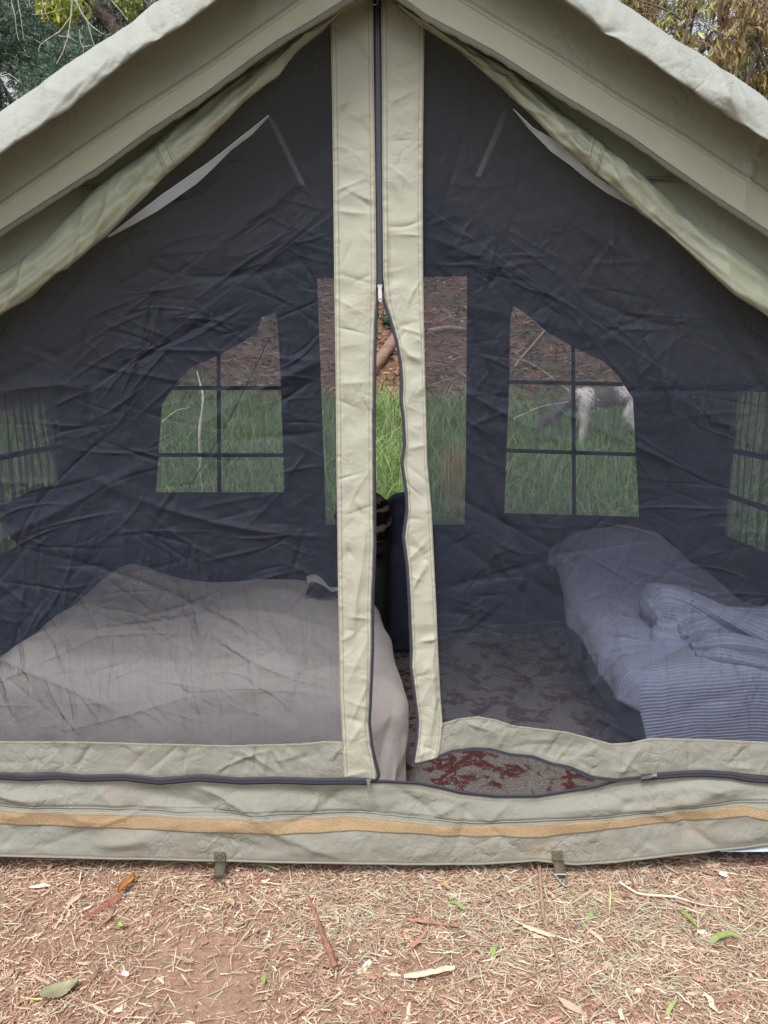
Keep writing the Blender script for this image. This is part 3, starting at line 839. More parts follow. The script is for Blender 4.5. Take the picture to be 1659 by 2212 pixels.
# --- zip fasteners
def ribbon(poly, half, off, name, mat, parent, n, by='arc', lift=0.0):
    p = smooth1(rs(poly, n, by), 2)
    P0 = front(p[:, 0], p[:, 1], off)
    t = np.gradient(P0, axis=0); t /= np.linalg.norm(t, axis=1)[:, None]
    sd = np.cross(t, NF)
    q = np.stack([P0 - sd * half, P0 - sd * half * .4 + NF * .0006, P0 + sd * half * .4 + NF * .0006, P0 + sd * half], 1)
    o = mesh_obj(name, q, grid_faces(n, 4), mat, parent); solid(o, .0008, 0)
    return o, P0, t, sd
def coil(P0, t, sd, shift, parent, pitch=.0040, w=.0016, mat=None):
    s = np.r_[0, np.cumsum(np.linalg.norm(np.diff(P0, axis=0), axis=1))]
    q = np.arange(0, s[-1], pitch); f = lambda A: np.stack([np.interp(q, s, A[:, i]) for i in range(3)], -1)
    p, tt, ss = f(P0), f(t), f(sd); mb = MB()
    for a, b, c in zip(p, tt, ss): mb.box(a + c * shift + NF * .0017, c * w, b * pitch * .27, NF * .0009)
    return mb.build('zip_teeth', M['coil'], parent, kind='stuff')
zl = [((a[0] + b[0]) / 2, a[1]) for a, b in zip(rs(LS_R[:5], 12, 'y'), rs(RS_L[:5], 12, 'y'))]
zl = [(x + .3, y) for x, y in zl] + [(820.5, 640)]
z0, zp, zt, zs = ribbon(zl, .0088, .012, 'zip_tape', M['zip'], tent, 300)
coil(zp, zt, zs, .0021, z0); coil(zp, zt, zs, -.0021, z0)
lefte = [(818, 630), (814, 660), (812, 690)] + [(x + 1.5, y) for x, y in LS_R[6:-1]] + [(816, 1665), (818, 1674), (816, 1681), (808, 1685), (797, 1686)]
z1, p1, t1, s1 = ribbon(lefte, .0042, .015, 'zip_tape', M['zip'], tent, 520); coil(p1, t1, s1, .0026, z1, w=.0012)
righte = [(823, 632), (831, 655)] + [(x - 2, y) for x, y in RS_L[6:]] + [(890, 1657)]
z2, p2, t2, s2 = ribbon(righte, .0034, .016, 'zip_tape', M['zip'], tent, 520); coil(p2, t2, s2, -.0020, z2, w=.0012)
ZB_L = [(-330, 1681), (0, 1676), (60, 1680), (125, 1676), (180, 1681), (270, 1679), (345, 1688), (430, 1680), (520, 1687), (600, 1685), (680, 1688), (745, 1687), (797, 1688)]
z3, p3, t3, s3 = ribbon(ZB_L, .0088, .021, 'zip_tape', M['zip'], tent, 420); coil(p3, t3, s3, .0030, z3); coil(p3, t3, s3, -.0030, z3)
ZB_RU = [(890, 1652)] + [(x, y + 3) for x, y in RH_B[1:13]]
z4, p4, t4, s4 = ribbon(ZB_RU, .0040, .017, 'zip_tape', M['zip'], tent, 260); coil(p4, t4, s4, .0020, z4, w=.0012)
ZB_RL = [(797, 1688)] + [(x, y - 1.5) for x, y in SI_T[7:17]]
z5, p5, t5, s5 = ribbon(ZB_RL, .0036, .012, 'zip_tape', M['zip'], tent, 260); coil(p5, t5, s5, -.0018, z5, w=.0012)
ZB_RC = [(1385, 1680), (1420, 1676), (1470, 1672), (1520, 1670), (1580, 1674), (1620, 1682), (1659, 1685), (2000, 1702)]
z6, p6, t6, s6 = ribbon(ZB_RC, .0085, .022, 'zip_tape', M['zip'], tent, 260); coil(p6, t6, s6, .0030, z6); coil(p6, t6, s6, -.0030, z6)

def local_frame(px, py, off, ang):
    c = front(px, py, off); r = np.array([1.0, 0, 0])
    x = r * math.cos(ang) + UF * math.sin(ang); y = -r * math.sin(ang) + UF * math.cos(ang)
    return c, x, y
def plate(pts, hole, c, x, y, z0_, z1_):
    """flat plate from an outline with a hole of equal point count, given depth."""
    n = len(pts); V = []
    for ring, z in ((pts, z0_), (hole, z0_), (pts, z1_), (hole, z1_)):
        V += [c + x * a + y * b + NF * z for a, b in ring]
    Fc = []
    for i in range(n):
        j = (i + 1) % n
        Fc += [(i, j, n + j, n + i), (2 * n + i, 3 * n + i, 3 * n + j, 2 * n + j), (i, 2 * n + i, 2 * n + j, j), (n + i, n + j, 3 * n + j, 3 * n + i)]
    return V, Fc
def zip_pull(px, py, off, ang, plate_like=True):
    r = empty('zip_slider', (0, 0, 0)); r.parent = tent
    c, x, y = local_frame(px, py, off, ang)
    mb = MB()
    # slider body: a waisted wedge with a bridge
    out = [(-.0048, .0065), (-.0052, .003), (-.0036, -.001), (-.0040, -.0065), (.0040, -.0065), (.0036, -.001), (.0052, .003), (.0048, .0065)]
    V = [c + x * a + y * b + NF * z for z in (0, .0034) for a, b in out]; n = len(out)
    mb.add(V, [tuple(range(n))[::-1], tuple(range(n, 2 * n))] + [(i, (i + 1) % n, n + (i + 1) % n, n + i) for i in range(n)])
    mb.tube([c + y * .005 + NF * .003, c + y * .0035 + NF * .0066, c - y * .001 + NF * .0068, c - y * .004 + NF * .0032], .0012, 6)
    b = mb.build('slider_body', M['steel'], r, smooth=False)
    L = .026
    cc = c - y * .004 + NF * .0062
    th = np.linspace(0, 2 * math.pi, 24, endpoint=False)
    if plate_like:
        outl = [(.0042 * math.copysign(abs(math.cos(q)) ** .6, math.cos(q)), -L / 2 + (L / 2 + .002) * math.copysign(abs(math.sin(q)) ** .5, math.sin(q))) for q in th]
        hol = [(.0022 * math.cos(q), -L + .0035 + .0022 * math.sin(q)) for q in th]
    else:
        outl = [((.0026 + .0006 * math.sin(q)) * math.cos(q) * 1.1, -L / 2 + (L / 2 + .002) * math.sin(q)) for q in th]
        hol = [(.0011 * math.cos(q), -L / 2 - .001 + (L / 2 - .004) * math.sin(q)) for q in th]
    V, Fc = plate(outl, hol, cc, x, y, 0, .0014)
    mesh_obj('pull_tab', V, Fc, M['steel'], r, smooth=False)
zip_pull(820.5, 622, .016, math.radians(2))
zip_pull(796, 1688, .030, math.radians(3), False)
zip_pull(1412, 1673, .030, math.radians(-80), False)
# D ring at the top of the zip
c, x, y = local_frame(809, 2, .03, 0)
mb = MB(); th = np.linspace(0, 2 * math.pi, 25)
mb.tube([c + x * .007 * math.cos(q) + y * .008 * math.sin(q) for q in th], .0013, 8, ); mb.build('top_ring', M['steel'], tent, smooth=True)

# --- peg loops on the sill
def peg_loop(x0, x1, y0, y1, ring):
    r = empty('peg_loop', (0, 0, 0)); r.parent = tent
    xs_ = np.linspace(x0, x1, 6); ys_ = np.linspace(y0, y0 + (y1 - y0) * .62, 7)
    X, Y = np.meshgrid(xs_, ys_, indexing='ij')
    o = mesh_obj('webbing', sill_pos(X + (Y - y0) * .08, Y, .0035), grid_faces(6, 7), M['webbing'], r); solid(o, .0022, 0)
    s = lambda a, b: sill_pos(np.linspace(a[0], b[0], 12), np.linspace(a[1], b[1], 12), .0052)
    q = [(x0 + 4, y0 + 3), (x1 - 2, y0 + 3), (x1 - 1, y0 + (y1 - y0) * .5), (x0 + 5, y0 + (y1 - y0) * .5)]
    stitch_rows('stitching', o, [s(q[0], q[1]), s(q[1], q[2]), s(q[2], q[3]), s(q[3], q[0]), s(q[0], q[2]), s(q[1], q[3])], 'thread', lift=.0006)
    # the loop itself: webbing doubled over the ring, lying on the ground
    ym = y0 + (y1 - y0) * .62
    a = sill_pos(np.array([x0 + 3.5, x1 + 3.]), np.array([ym, ym]), .004); d = np.array([0, -.024, -.016])
    prof = [(0, 0), (.5, .003), (1, .002), (1.08, -.003), (1, -.007), (.4, -.005)]
    V = np.array([[a[i] + d * p + np.array([0, 0, h]) for p, h in prof] for i in (0, 1)])
    V = np.stack([V[0] * (1 - k) + V[1] * k for k in (0, .5, 1)], 0)
    o = mesh_obj('webbing', V, grid_faces(3, len(prof)), M['webbing'], r); solid(o, .0018, 0)
    m = (a[0] + a[1]) / 2 + d * 1.02; w = np.linalg.norm(a[1] - a[0]) / 2 * 1.15
    n_ = np.array([0, -.8, -.25]); n_ /= np.linalg.norm(n_); L = .030 if ring else .012
    if ring: pts = [m + np.array([-w, 0, 0]), m + np.array([w, 0, 0]), m + n_ * L + np.array([.002, 0, 0]), m + np.array([-w, 0, 0])]
    else: pts = [m + np.array([-w, 0, 0]), m + np.array([w * 1.2, 0, .002]), m + n_ * L + np.array([w * .6, 0, 0]), m + n_ * L + np.array([-w * .6, 0, 0]), m + np.array([-w, 0, 0])]
    pts = np.array(pts); s_ = np.linspace(0, len(pts) - 1, 40); pts = np.stack([np.interp(s_, np.arange(len(pts)), pts[:, k]) for k in range(3)], -1)
    pts = smooth1(pts, 2); pts[:, 2] = np.maximum(pts[:, 2], .012)
    mb = MB(); mb.tube(pts, .0019, 8); mb.build('ring', M['steel'] if ring else M['webbing'], r, smooth=True)
peg_loop(463, 487, 1841, 1874, False)
peg_loop(1191, 1214, 1838, 1872, True)
for cx_, ty, by_ in ((480, 1804, 1842), (1213, 1818, 1850)):
    s = lambda a, b: sill_pos(np.linspace(a[0], b[0], 30), np.linspace(a[1], b[1], 30), .0004)
    stitch_rows('stitching', sill, [s((cx_, ty), (cx_ - 40, by_)), s((cx_, ty), (cx_ + 34, by_))], 'thread_dark')
# corner of the white groundsheet showing under the sill
cloth_strip('groundsheet_edge', [(1556, 1836), (1600, 1831), (1670, 1823), (1900, 1808)], [(1556, 1838), (1600, 1840), (1670, 1839), (1900, 1832)], M['groundsheet'], tent, .018, .030, 60, 8, 'x', lambda U, V, t: .003 * fbm(U * 20, V * 20, 4), .001)

# --- dark straps hanging inside behind the netting
for a, b in (((583, 252), (656, 402)), ((1097, 232), (1032, 382))):
    cloth_strip('hanging_strap', [(a[0] - 8, a[1]), (b[0] - 6, b[1])], [(a[0] + 8, a[1] + 4), (b[0] + 6, b[1] + 2)], M['binding'], tent, -.03, -.03, 30, 4, 'y', None, .0015)

# --- rear wall, windows, side walls, floor
def rear(px, py, d=0.0): return on_plane_y(px, py, REAR_Y + d, REAR_LEAN)
LWIN = [(597, 676), (604, 760), (615, 1063), (337, 1063), (350, 876), (377, 831), (415, 793), (470, 768), (513, 746), (555, 718), (565, 686)]
RWIN = [(1109, 660), (1140, 681), (1180, 716), (1240, 751), (1304, 781), (1334, 811), (1367, 861), (1380, 1116), (1089, 1108), (1100, 826), (1102, 690)]
DOOR = [(685, 602), (1009, 597), (1006, 1000), (1003, 1133), (704, 1133), (700, 1000)]
MU_L = [[(472, 766), (474, 1064)], [(372, 838), (610, 838)], [(342, 983), (614, 983)]]
MU_R = [[(1238, 748), (1240, 1112)], [(1098, 825), (1345, 830)], [(1094, 973), (1376, 982)]]
def plane_wall(name, outer, holes, mat, inner, flip=False):
    loops = [[Vector(p) for p in outer]] + [[Vector(p) for p in h] for h in holes]
    tris = tessellate_polygon(loops)
    V = [tuple(p) for l in loops for p in l]
    n = (Vector(V[tris[0][1]]) - Vector(V[tris[0][0]])).cross(Vector(V[tris[0][2]]) - Vector(V[tris[0][0]]))
    Fc = [tuple(t) for t in tris]
    # outside is away from the tent's middle
    out = Vector(V[0]) * 0 + sum((Vector(v) for v in V), Vector()) / len(V) - Vector((0, 2.9, .8))
    bmv = mesh_obj(name, V, Fc, mat, tent, smooth=False)
    bm = bmesh.new(); bm.from_mesh(bmv.data); bmesh.ops.recalc_face_normals(bm, faces=bm.faces)
    bm.normal_update()
    if sum((f.normal * f.calc_area() for f in bm.faces), Vector()).dot(out) < 0: bmesh.ops.reverse_faces(bm, faces=bm.faces)
    bm.to_mesh(bmv.data); bm.free()
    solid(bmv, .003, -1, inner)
    return bmv
EZ = {-1: float(roof_z(np.array(-1.6))), 1: float(roof_z(np.array(1.6)))}
yr = lambda z: REAR_Y + REAR_LEAN * z
top = [(x, yr(roof_z(np.array(x)) - .02), float(roof_z(np.array(x))) - .02) for x in (1.6, 1.0, .5, .0, -.5, -1.0, -1.6)]
outer = [(-1.6, REAR_Y, 0), (1.6, REAR_Y, 0)] + top
holes = [[tuple(p) for p in rear(*np.array(w, float).T)] for w in (LWIN, RWIN, DOOR)]
plane_wall('rear_wall', outer, holes, M['canvas'], M['lining_or_gap_shade'])
def window(poly, bars, pos, nm='rear_window'):
    r = empty(nm, (0, 0, 0)); r.parent = tent
    Pn = pos(*np.array(poly, float).T, .004)
    loops = [[Vector(p) for p in Pn]]; tris = tessellate_polygon(loops)
    mesh_obj('netting', Pn, [tuple(t) for t in tris], M['winnet'], r, smooth=False)
    for (a, b) in bars:
        A = np.array(a, float); B = np.array(b, float); d = (B - A) / np.linalg.norm(B - A); nrm = np.array([-d[1], d[0]]) * 4.2
        t = np.linspace(0, 1, 12)[:, None]; c0 = A + (B - A) * t - nrm; c1 = A + (B - A) * t + nrm
        q = np.stack([pos(c0[:, 0], c0[:, 1], -.004), pos(c1[:, 0], c1[:, 1], -.004)], 1)
        o = mesh_obj('muntin', q, grid_faces(12, 2), M['muntin'], r); solid(o, .002, 0)
    return r
window(LWIN, MU_L, rear); window(RWIN, MU_R, rear)
# rear door: netting halves drawn apart
dr = empty('rear_door', (0, 0, 0)); dr.parent = tent
for q in ([(684, 600), (775, 600), (768, 760), (752, 1000), (748, 1136), (702, 1136), (698, 1000)], [(1011, 595), (1008, 1000), (1005, 1136), (915, 1136), (908, 1000), (893, 760), (885, 600)]):
    Pn = rear(*np.array(q, float).T, .006); tr_ = tessellate_polygon([[Vector(p) for p in Pn]])
    mesh_obj('netting', Pn, [tuple(t) for t in tr_], M['winnet'], dr, smooth=False)
# side walls
for sx in (-1, 1):
    X = 1.6 * sx; ez = EZ[sx]; WT = min(1.12, ez - .02)
    top_f = ez + .03
    outer = [(X, Y0 - .0, 0), (X, REAR_Y - .0, 0), (X, yr(ez), top_f), (X, Y0 + LEAN * ez, top_f)]
    w1 = [(X, 2.78, .46), (X, 3.60 if sx < 0 else 3.40, .46), (X, 3.60 if sx < 0 else 3.40, WT), (X, 2.78, WT)]
    w2 = [(X, 1.82, .46), (X, 2.60, .46), (X, 2.60, WT), (X, 1.82, WT)]  # unseen front window, added to let more daylight onto the beds
    plane_wall('side_wall', outer, [w1, w2], M['canvas'], M['lining_or_gap_shade'])
    for w in (w1, w2):
        r = empty('side_window', (0, 0, 0)); r.parent = tent
        y0_, y1_ = w[0][1], w[1][1]
        ny = 260; yy = np.linspace(y0_, y1_, ny); zz = np.linspace(.46, WT, 14)
        YY, ZZ = np.meshgrid(yy, zz, indexing='ij')
        gather = .024 * np.sin(YY * 88 + 7 * fbm(YY * 5, ZZ * 1.6, 5)) * (.75 + .6 * fbm(YY * 3, ZZ * 2, 6))
        if sx > 0: gather *= .7
        P = np.stack([X + gather - sx * .02, YY, ZZ], -1)
        mesh_obj('netting', P, grid_faces(ny, 14), M['sidenet'], r)
        mb = MB()
        for zc in (.655, .86):
            mb = MB(); mb.box((X - sx * .045, (y0_ + y1_) / 2, zc), (.001, 0, 0), (0, (y1_ - y0_) / 2 + .01, 0), (0, 0, .012)); mb.build('muntin', M['muntin'], r)
# floor
fx = np.linspace(-1.58, 1.58, 260); fy = np.linspace(Y0 + .04, REAR_Y - .02, 220)
FX, FY = np.meshgrid(fx, fy, indexing='ij')
fz = .006 + np.clip(.004 + creases(FX, FY, 160, 77, (.05, .25), (.008, .02), (.003, .012), ang=(.1, .5), both=False) * (FY > 3.05), 0, .03)
mesh_obj('floor_sheet', np.stack([FX, FY, np.minimum(fz, np.where(FY > 3.3, .03, .010))], -1), grid_faces(260, 220), M['floor'], tent)
# rear guy rope
a = np.array([-.62, 4.12, 1.40]); b = np.array([-1.55, 5.7, .32])
t = np.linspace(0, 1, 14)[:, None]
mb = MB(); mb.tube(a + (b - a) * t - np.array([0, 0, .05]) * (4 * t * (1 - t)), .004, 6); mb.build('guy_rope', M['muntin'], tent, smooth=True)

# ------------------------------------------------------------------ inside the tent
FLOOR = .012
def drape(name, x0, x1, y0, y1, topf, hl, hr, hf, hb, r, res, mat, shear=None, wr=None, floor=FLOOR, flare=.10, **k):
    us = np.arange(x0 - hl, x1 + hr + res, res); vs = np.arange(y0 - hf, y1 + hb + res, res)
    U, V = np.meshgrid(us, vs, indexing='ij')
    ex = np.where(U < x0, U - x0, np.where(U > x1, U - x1, 0)); ey = np.where(V < y0, V - y0, np.where(V > y1, V - y1, 0))
    e = np.hypot(ex, ey) + 1e-9; dx, dy = ex / e, ey / e
    e = np.maximum(np.abs(ex), np.abs(ey)) * .75 + np.hypot(ex, ey) * .25
    e = np.where(np.hypot(ex, ey) < 1e-6, 0, e)
    a = np.minimum(e / r, math.pi / 2)
    out = r * np.sin(a) + flare * np.maximum(e - r * math.pi / 2, 0)
    drop = r * (1 - np.cos(a)) + np.maximum(e - r * math.pi / 2, 0) * .98
    bx, by = np.clip(U, x0, x1), np.clip(V, y0, y1)
    X = bx + dx * out; Y = by + dy * out
    Z = topf(bx, by) - drop
    if wr is not None:
        w = wr(U, V); side = np.clip(a / (math.pi / 2), 0, 1)
        X += dx * w * side; Y += dy * w * side; Z += w * (1 - side)
    if shear is not None: X = X + shear(X, Y)
    # cloth that reaches the floor spreads over it
    low = floor + .004
    ex2 = np.maximum(low - Z, 0)
    X += dx * ex2 * .35; Y += dy * ex2 * .2
    Z = np.maximum(Z, low + .004 * np.abs(fbm(U * 20, V * 20, 5)))
    o = mesh_obj(name, np.stack([X, Y, Z], -1), grid_faces(len(us), len(vs)), mat, base=((x0 + x1) / 2, (y0 + y1) / 2, floor),
                 uv=np.stack([U, V], -1).reshape(-1, 2), **k)
    solid(o, .004, -1)
    return o

# rug on the floor
xs_ = np.linspace(-.42, .80, 90); ys_ = np.linspace(1.70, 3.30, 90)
X, Y = np.meshgrid(xs_, ys_, indexing='ij')
o = mesh_obj('patterned_rug', np.stack([X, Y, .0155 + .004 * fbm(X * 4, Y * 4, 2) + .004], -1), grid_faces(90, 90), M['rug'], base=(.2, 2.3, .012),
             label='worn grey rug with dark red floral pattern on tent floor', cat='rug')
solid(o, .006, -1)

# beige blanket over the low bed on the left
cont = [(-160, 1440), (0, 1418), (50, 1396), (95, 1356), (150, 1324), (200, 1287), (230, 1254), (275, 1228), (310, 1231), (360, 1249), (400, 1254), (450, 1259), (525, 1248), (590, 1241), (665, 1247), (725, 1262), (800, 1290), (860, 1300)]
_cx = np.linspace(-160, 860, 160); _cy = smooth1(np.interp(_cx, *np.array(cont, float).T), 45)
cp = on_plane_y(_cx, _cy, 2.66, 0)
def bed_top(x, y):
    z = np.interp(x, cp[:, 0], cp[:, 2])
    hump = .0 * x
    return z - .015 * np.clip((2.5 - y) / .6, 0, 1) + .012 * fbm(x * 3, y * 3, 8, 3) + hump
def bed_wr(U, V):
    w = creases(U, V, 45, 201, (.08, .35), (.018, .05), (.005, .016), ang=(1.0, .8), box=(-1.5, .4, 1.4, 2.9))
    w += creases(U, V, 18, 202, (.10, .3), (.014, .03), (.004, .012), ang=(1.57, .3), box=(-1.5, .5, 1.4, 2.0))
    w += .018 * np.exp(-(((U + .85) / .16) ** 2 + ((V - 2.58) / .10) ** 2)) * (1 + fbm(U * 14, V * 14, 9, 2))
    return w + .012 * fbm(U * 4, V * 4, 7, 3)
drape('beige_blanket', -1.48, -.106, 1.93, 2.62, bed_top, .06, .50, .50, .25, .11, .012, M['beige'],
      shear=lambda X, Y: np.where(X > -.4, (.4 + X).clip(0, .4) / .4 * .062 * np.clip((2.55 - Y) / .65, -.3, 1), 0), wr=bed_wr, flare=.015,
      label='large beige blanket draped over the low bed left of the zip', cat='blanket')

def superblob(name, c, s, n1, n2, mat, parent=None, wr=None, rot=0, nu=60, nv=44, **k):
    """padded block: a super-ellipsoid with folds."""
    th = np.linspace(-math.pi, math.pi, nu, endpoint=False); ph = np.linspace(-math.pi / 2, math.pi / 2, nv)
    T, Ph = np.meshgrid(ph, th, indexing='ij')[::-1]; Ph = np.meshgrid(ph, th, indexing='ij')[0]
    sp = lambda v, e: np.sign(v) * np.abs(v) ** e
    x = sp(np.cos(Ph), n1) * sp(np.cos(T), n2); y = sp(np.cos(Ph), n1) * sp(np.sin(T), n2); z = sp(np.sin(Ph), n1)
    P = np.stack([x * s[0], y * s[1], z * s[2]], -1)
    if wr is not None:
        nrm = P / (np.array(s) ** 2); nrm /= np.linalg.norm(nrm, axis=-1)[..., None] + 1e-9
        P = P + nrm * wr(P[..., 0], P[..., 1], P[..., 2])[..., None]
    cr, sr = math.cos(rot), math.sin(rot)
    P = np.stack([P[..., 0] * cr - P[..., 1] * sr, P[..., 0] * sr + P[..., 1] * cr, P[..., 2]], -1) + np.array(c)
    Fc = grid_faces(nv, nu, True)
    return mesh_obj(name, P, Fc, mat, parent, base=None if parent is not None else (c[0], c[1], c[2] - s[2]), **k)

# the blanket's far right corner, turned back on itself over a dark sheet that paints the gap's shade
bl_o = bpy.data.objects['beige_blanket']
sg = np.linspace(0, 1, 24)[:, None]; vg = np.linspace(0, 1, 12)[None, :]
cx = -.262 + .10 * sg + .012 * np.sin(vg * 5) * sg; cy = 2.57 - .16 * vg * (1 - .35 * sg) + .01 * np.sin(sg * 9)
cz = bed_top(cx, cy) + .014 + .008 * np.sin(sg * 7) * np.sin(vg * 3)
o = mesh_obj('lining_or_gap_shade', np.stack([cx, cy, cz], -1), grid_faces(24, 12), M['black'], bl_o); solid(o, .006, 0)
mb = MB()
q = np.linspace(0, 1, 30); lip = np.stack([-.275 + .17 * q, 2.585 - .075 * q + .012 * np.sin(q * 8), bed_top(-.275 + .17 * q, 2.58 - .07 * q) + .014 + .006 * np.sin(q * 11)], -1)
mb.tube(lip, .016 * (1 + .3 * np.sin(q * 9)), 10); mb.build('turned_hem', M['beige'], bl_o, smooth=True)

# navy padded cushion at the back
nm = empty('padded_cushion', (.10, 3.1, .012), label='narrow navy padded cushion standing upright behind the zip opening', cat='cushion')
superblob('upper_fold', (.105, 3.13, .565), (.092, .11, .125), .55, .5, M['navy'], nm, lambda x, y, z: .008 * fbm(x * 6, z * 6, 4) + creases(x, z, 30, 5, (.04, .16), (.006, .015), (.002, .006), ang=(.3, .6), box=(-.35, .35, -.12, .12)), nu=180, nv=70)
superblob('lower_fold', (.095, 3.10, .265), (.088, .10, .25), .30, .4, M['navy'], nm, lambda x, y, z: .010 * fbm(x * 4, z * 4, 14) + creases(x, z, 50, 15, (.05, .2), (.006, .015), (.002, .008), ang=(.1, .4), box=(-.35, .35, -.25, .25)), nu=200, nv=100)

# dark knit throw heaped on a black bag
superblob('black_bag', (-.11, 2.92, .255), (.13, .13, .243), .5, .5, M['black'], None, lambda x, y, z: .012 * fbm(x * 8, z * 8, 3),
          label='black bag behind the bed with maroon cloth on it', cat='bag')
superblob('maroon_cloth', (-.10, 2.92, .515), (.11, .12, .022), .7, .6, M['maroon'], None, lambda x, y, z: .006 * fbm(x * 14, y * 14, 3),
          label='maroon cloth lying between the black bag and dark knit throw', cat='cloth')
superblob('knit_throw', (-.085, 2.95, .62), (.11, .12, .10), .7, .6, M['throw'], None,
          lambda x, y, z: creases(x, z, 60, 25, (.03, .10), (.006, .014), (.004, .012), ang=(.5, .5), box=(-.2, .2, -.12, .12)) + .01 * fbm(x * 9, z * 9, 6), nu=140, nv=80,
          label='dark brown knit throw with cream zigzag pattern heaped behind the zip', cat='throw')

# navy pillow at the left rear
superblob('navy_pillow', (-1.24, 2.98, .62), (.27, .11, .13), .75, .6, M['navy'], None, lambda x, y, z: .012 * fbm(x * 8, z * 8, 3) + creases(x, z, 24, 9, (.04, .12), (.006, .015), (.002, .008), box=(-.27, .27, -.13, .13)), .35, 110, 60,
          label='navy pillow below the left side window of the tent', cat='pillow')
superblob('navy_bedding', (-1.22, 2.98, .25), (.33, .17, .238), .45, .4, M['navy'], None, lambda x, y, z: .015 * fbm(x * 5, z * 5, 13), .1, 90, 60,
          label='navy bedding stacked behind the beige blanket under a pillow', cat='bedding')

# camp cot with the striped blanket
cot = empty('camp_cot', (.97, 2.5, .012), label='low dark camp cot under blue striped blanket', cat='cot')
mb = MB(); mb.box((.98, 2.55, .340), (.23, 0, 0), (0, .55, 0), (0, 0, .02)); mb.build('cot_deck', M['black'], cot)
for lx in (.86, 1.15):
    for ly in (2.0, 2.5, 3.05):
        mb = MB(); mb.tube([(lx, ly, .33), (lx + (.06 if lx > 1 else -.0), ly, .013)], .012, 8); mb.build('leg', M['black'], cot, smooth=True)
def cot_top(x, y):
    return .392 + .165 * np.exp(-((y - 2.98) / .34) ** 2) * np.exp(-((x - .93) / .28) ** 4) + .02 * np.sin((x - .67) / .58 * math.pi) + .03 * np.exp(-((y - 2.3) / .2) ** 2) + .010 * fbm(x * 4, y * 4, 31, 3)
def cot_wr(U, V):
    return creases(U, V, 50, 301, (.05, .25), (.010, .028), (.003, .012), ang=(.6, .8), box=(.4, 1.5, 1.3, 3.3)) + .012 * fbm(U * 5, V * 5, 302, 3)
drape('striped_blanket', .70, 1.24, 1.93, 3.16, cot_top, .13, .20, .44, .15, .055, .010, M['blue'], wr=cot_wr, flare=.04,
      shear=lambda X, Y: -.05 * np.clip((2.9 - Y), -.3, .8) * 0 + .075 * np.clip((Y - 2.5) / .5, 0, 1) * np.clip((1.0 - X) / .3, 0, 1) + .06 * np.clip((1.93 - Y) / .08, 0, 1) * np.clip((1.0 - X) / .3, 0, 1),
      label='blue grey blanket with fine stripes covering the camp cot', cat='blanket')
# twisted, rolled second blanket lying on it
def rolled_blanket():
    s = np.linspace(0, 1, 150)
    path = np.stack([.80 + .60 * s, 2.17 - .13 * s + .03 * np.sin(s * 7), .465 + .01 * np.sin(s * 9) - .02 * s], -1)
    r = .072 * (1 + .25 * np.sin(s * 11 + 1)) * np.clip(s / .06, .3, 1) ** .5
    th = np.linspace(0, 2 * math.pi, 48, endpoint=False)
    t = np.gradient(path, axis=0); t /= np.linalg.norm(t, axis=1)[:, None]
    a = np.cross(t, [0, 0, 1.0]); a /= np.linalg.norm(a, axis=1)[:, None]; b = np.cross(a, t)
    tw = th[None, :] + s[:, None] * 3.2
    rr = r[:, None] * (1 + .20 * np.cos(3 * tw) + .09 * np.cos(7 * tw + 1))
    P = path[:, None] + rr[..., None] * (np.cos(th)[None, :, None] * a[:, None] * 1.35 + np.sin(th)[None, :, None] * b[:, None] * .8)
    uv = np.stack([s[:, None] * .6 + 0 * tw, tw * .055], -1)
    V = P.reshape(-1, 3); Fc = [tuple(f) for f in grid_faces(150, 48, True)] + [tuple(range(48)), tuple(range(149 * 48, 150 * 48))[::-1]]
    UV = uv.reshape(-1, 2)
    # the knotted end: cloth wound in a soft spiral, with two loose folds leaving it
    thd = np.linspace(0, 2 * math.pi, 96, endpoint=False)[None, :]; rd = np.linspace(.02, 1, 44)[:, None]
    lump = 1 + .18 * np.sin(thd * 2 + .6) + .10 * np.sin(thd * 3 + 2)
    dz = .405 + .085 * np.sqrt(np.clip(1 - rd ** 2.4, 0, 1)) + .011 * np.sin(rd * 15 - thd * 1.0 + .8 * np.sin(thd * 2)) * np.clip(1.1 - rd, .1, 1) + .010 * fbm(rd * 4 + np.cos(thd), np.sin(thd) * 2 + 0 * rd, 8)
    D = np.stack([.885 + .10 * rd * lump * np.cos(thd), 2.11 + .075 * rd * lump * np.sin(thd), dz], -1)
    o0 = len(V); V = np.r_[V, D.reshape(-1, 3)]; Fc += [tuple(int(i) + o0 for i in f) for f in grid_faces(44, 96, True)]
    UV = np.r_[UV, np.stack([0 * rd + thd * .08, rd * .08 + 0 * thd], -1).reshape(-1, 2)]
    for k_, (dy_, zz_, rr_) in enumerate(((-.075, .425, .030), (-.13, .41, .024))):
        q = np.linspace(0, 1, 70); pth = np.stack([.86 + .50 * q, 2.07 + dy_ - .08 * q + .018 * np.sin(q * 6 + k_ * 2), zz_ + .006 * np.sin(q * 8 + k_)], -1)
        tv, tf = tube(pth, rr_ * (1 + .25 * np.sin(q * 10 + k_)) * np.clip(q / .1, .4, 1), 16)
        o0 = len(V); V = np.r_[V, np.array(tv)]; Fc += [tuple(int(i) + o0 for i in f) for f in tf]
        UV = np.r_[UV, np.stack([np.repeat(q, 16) * .5, np.tile(np.arange(16) * .010, 70)], -1)]
    return mesh_obj('rolled_blanket', V, Fc, M['blue'], base=(1.05, 2.1, .42), uv=UV, label='twisted roll of blue grey striped cloth lying across the cot', cat='blanket')
rolled_blanket()

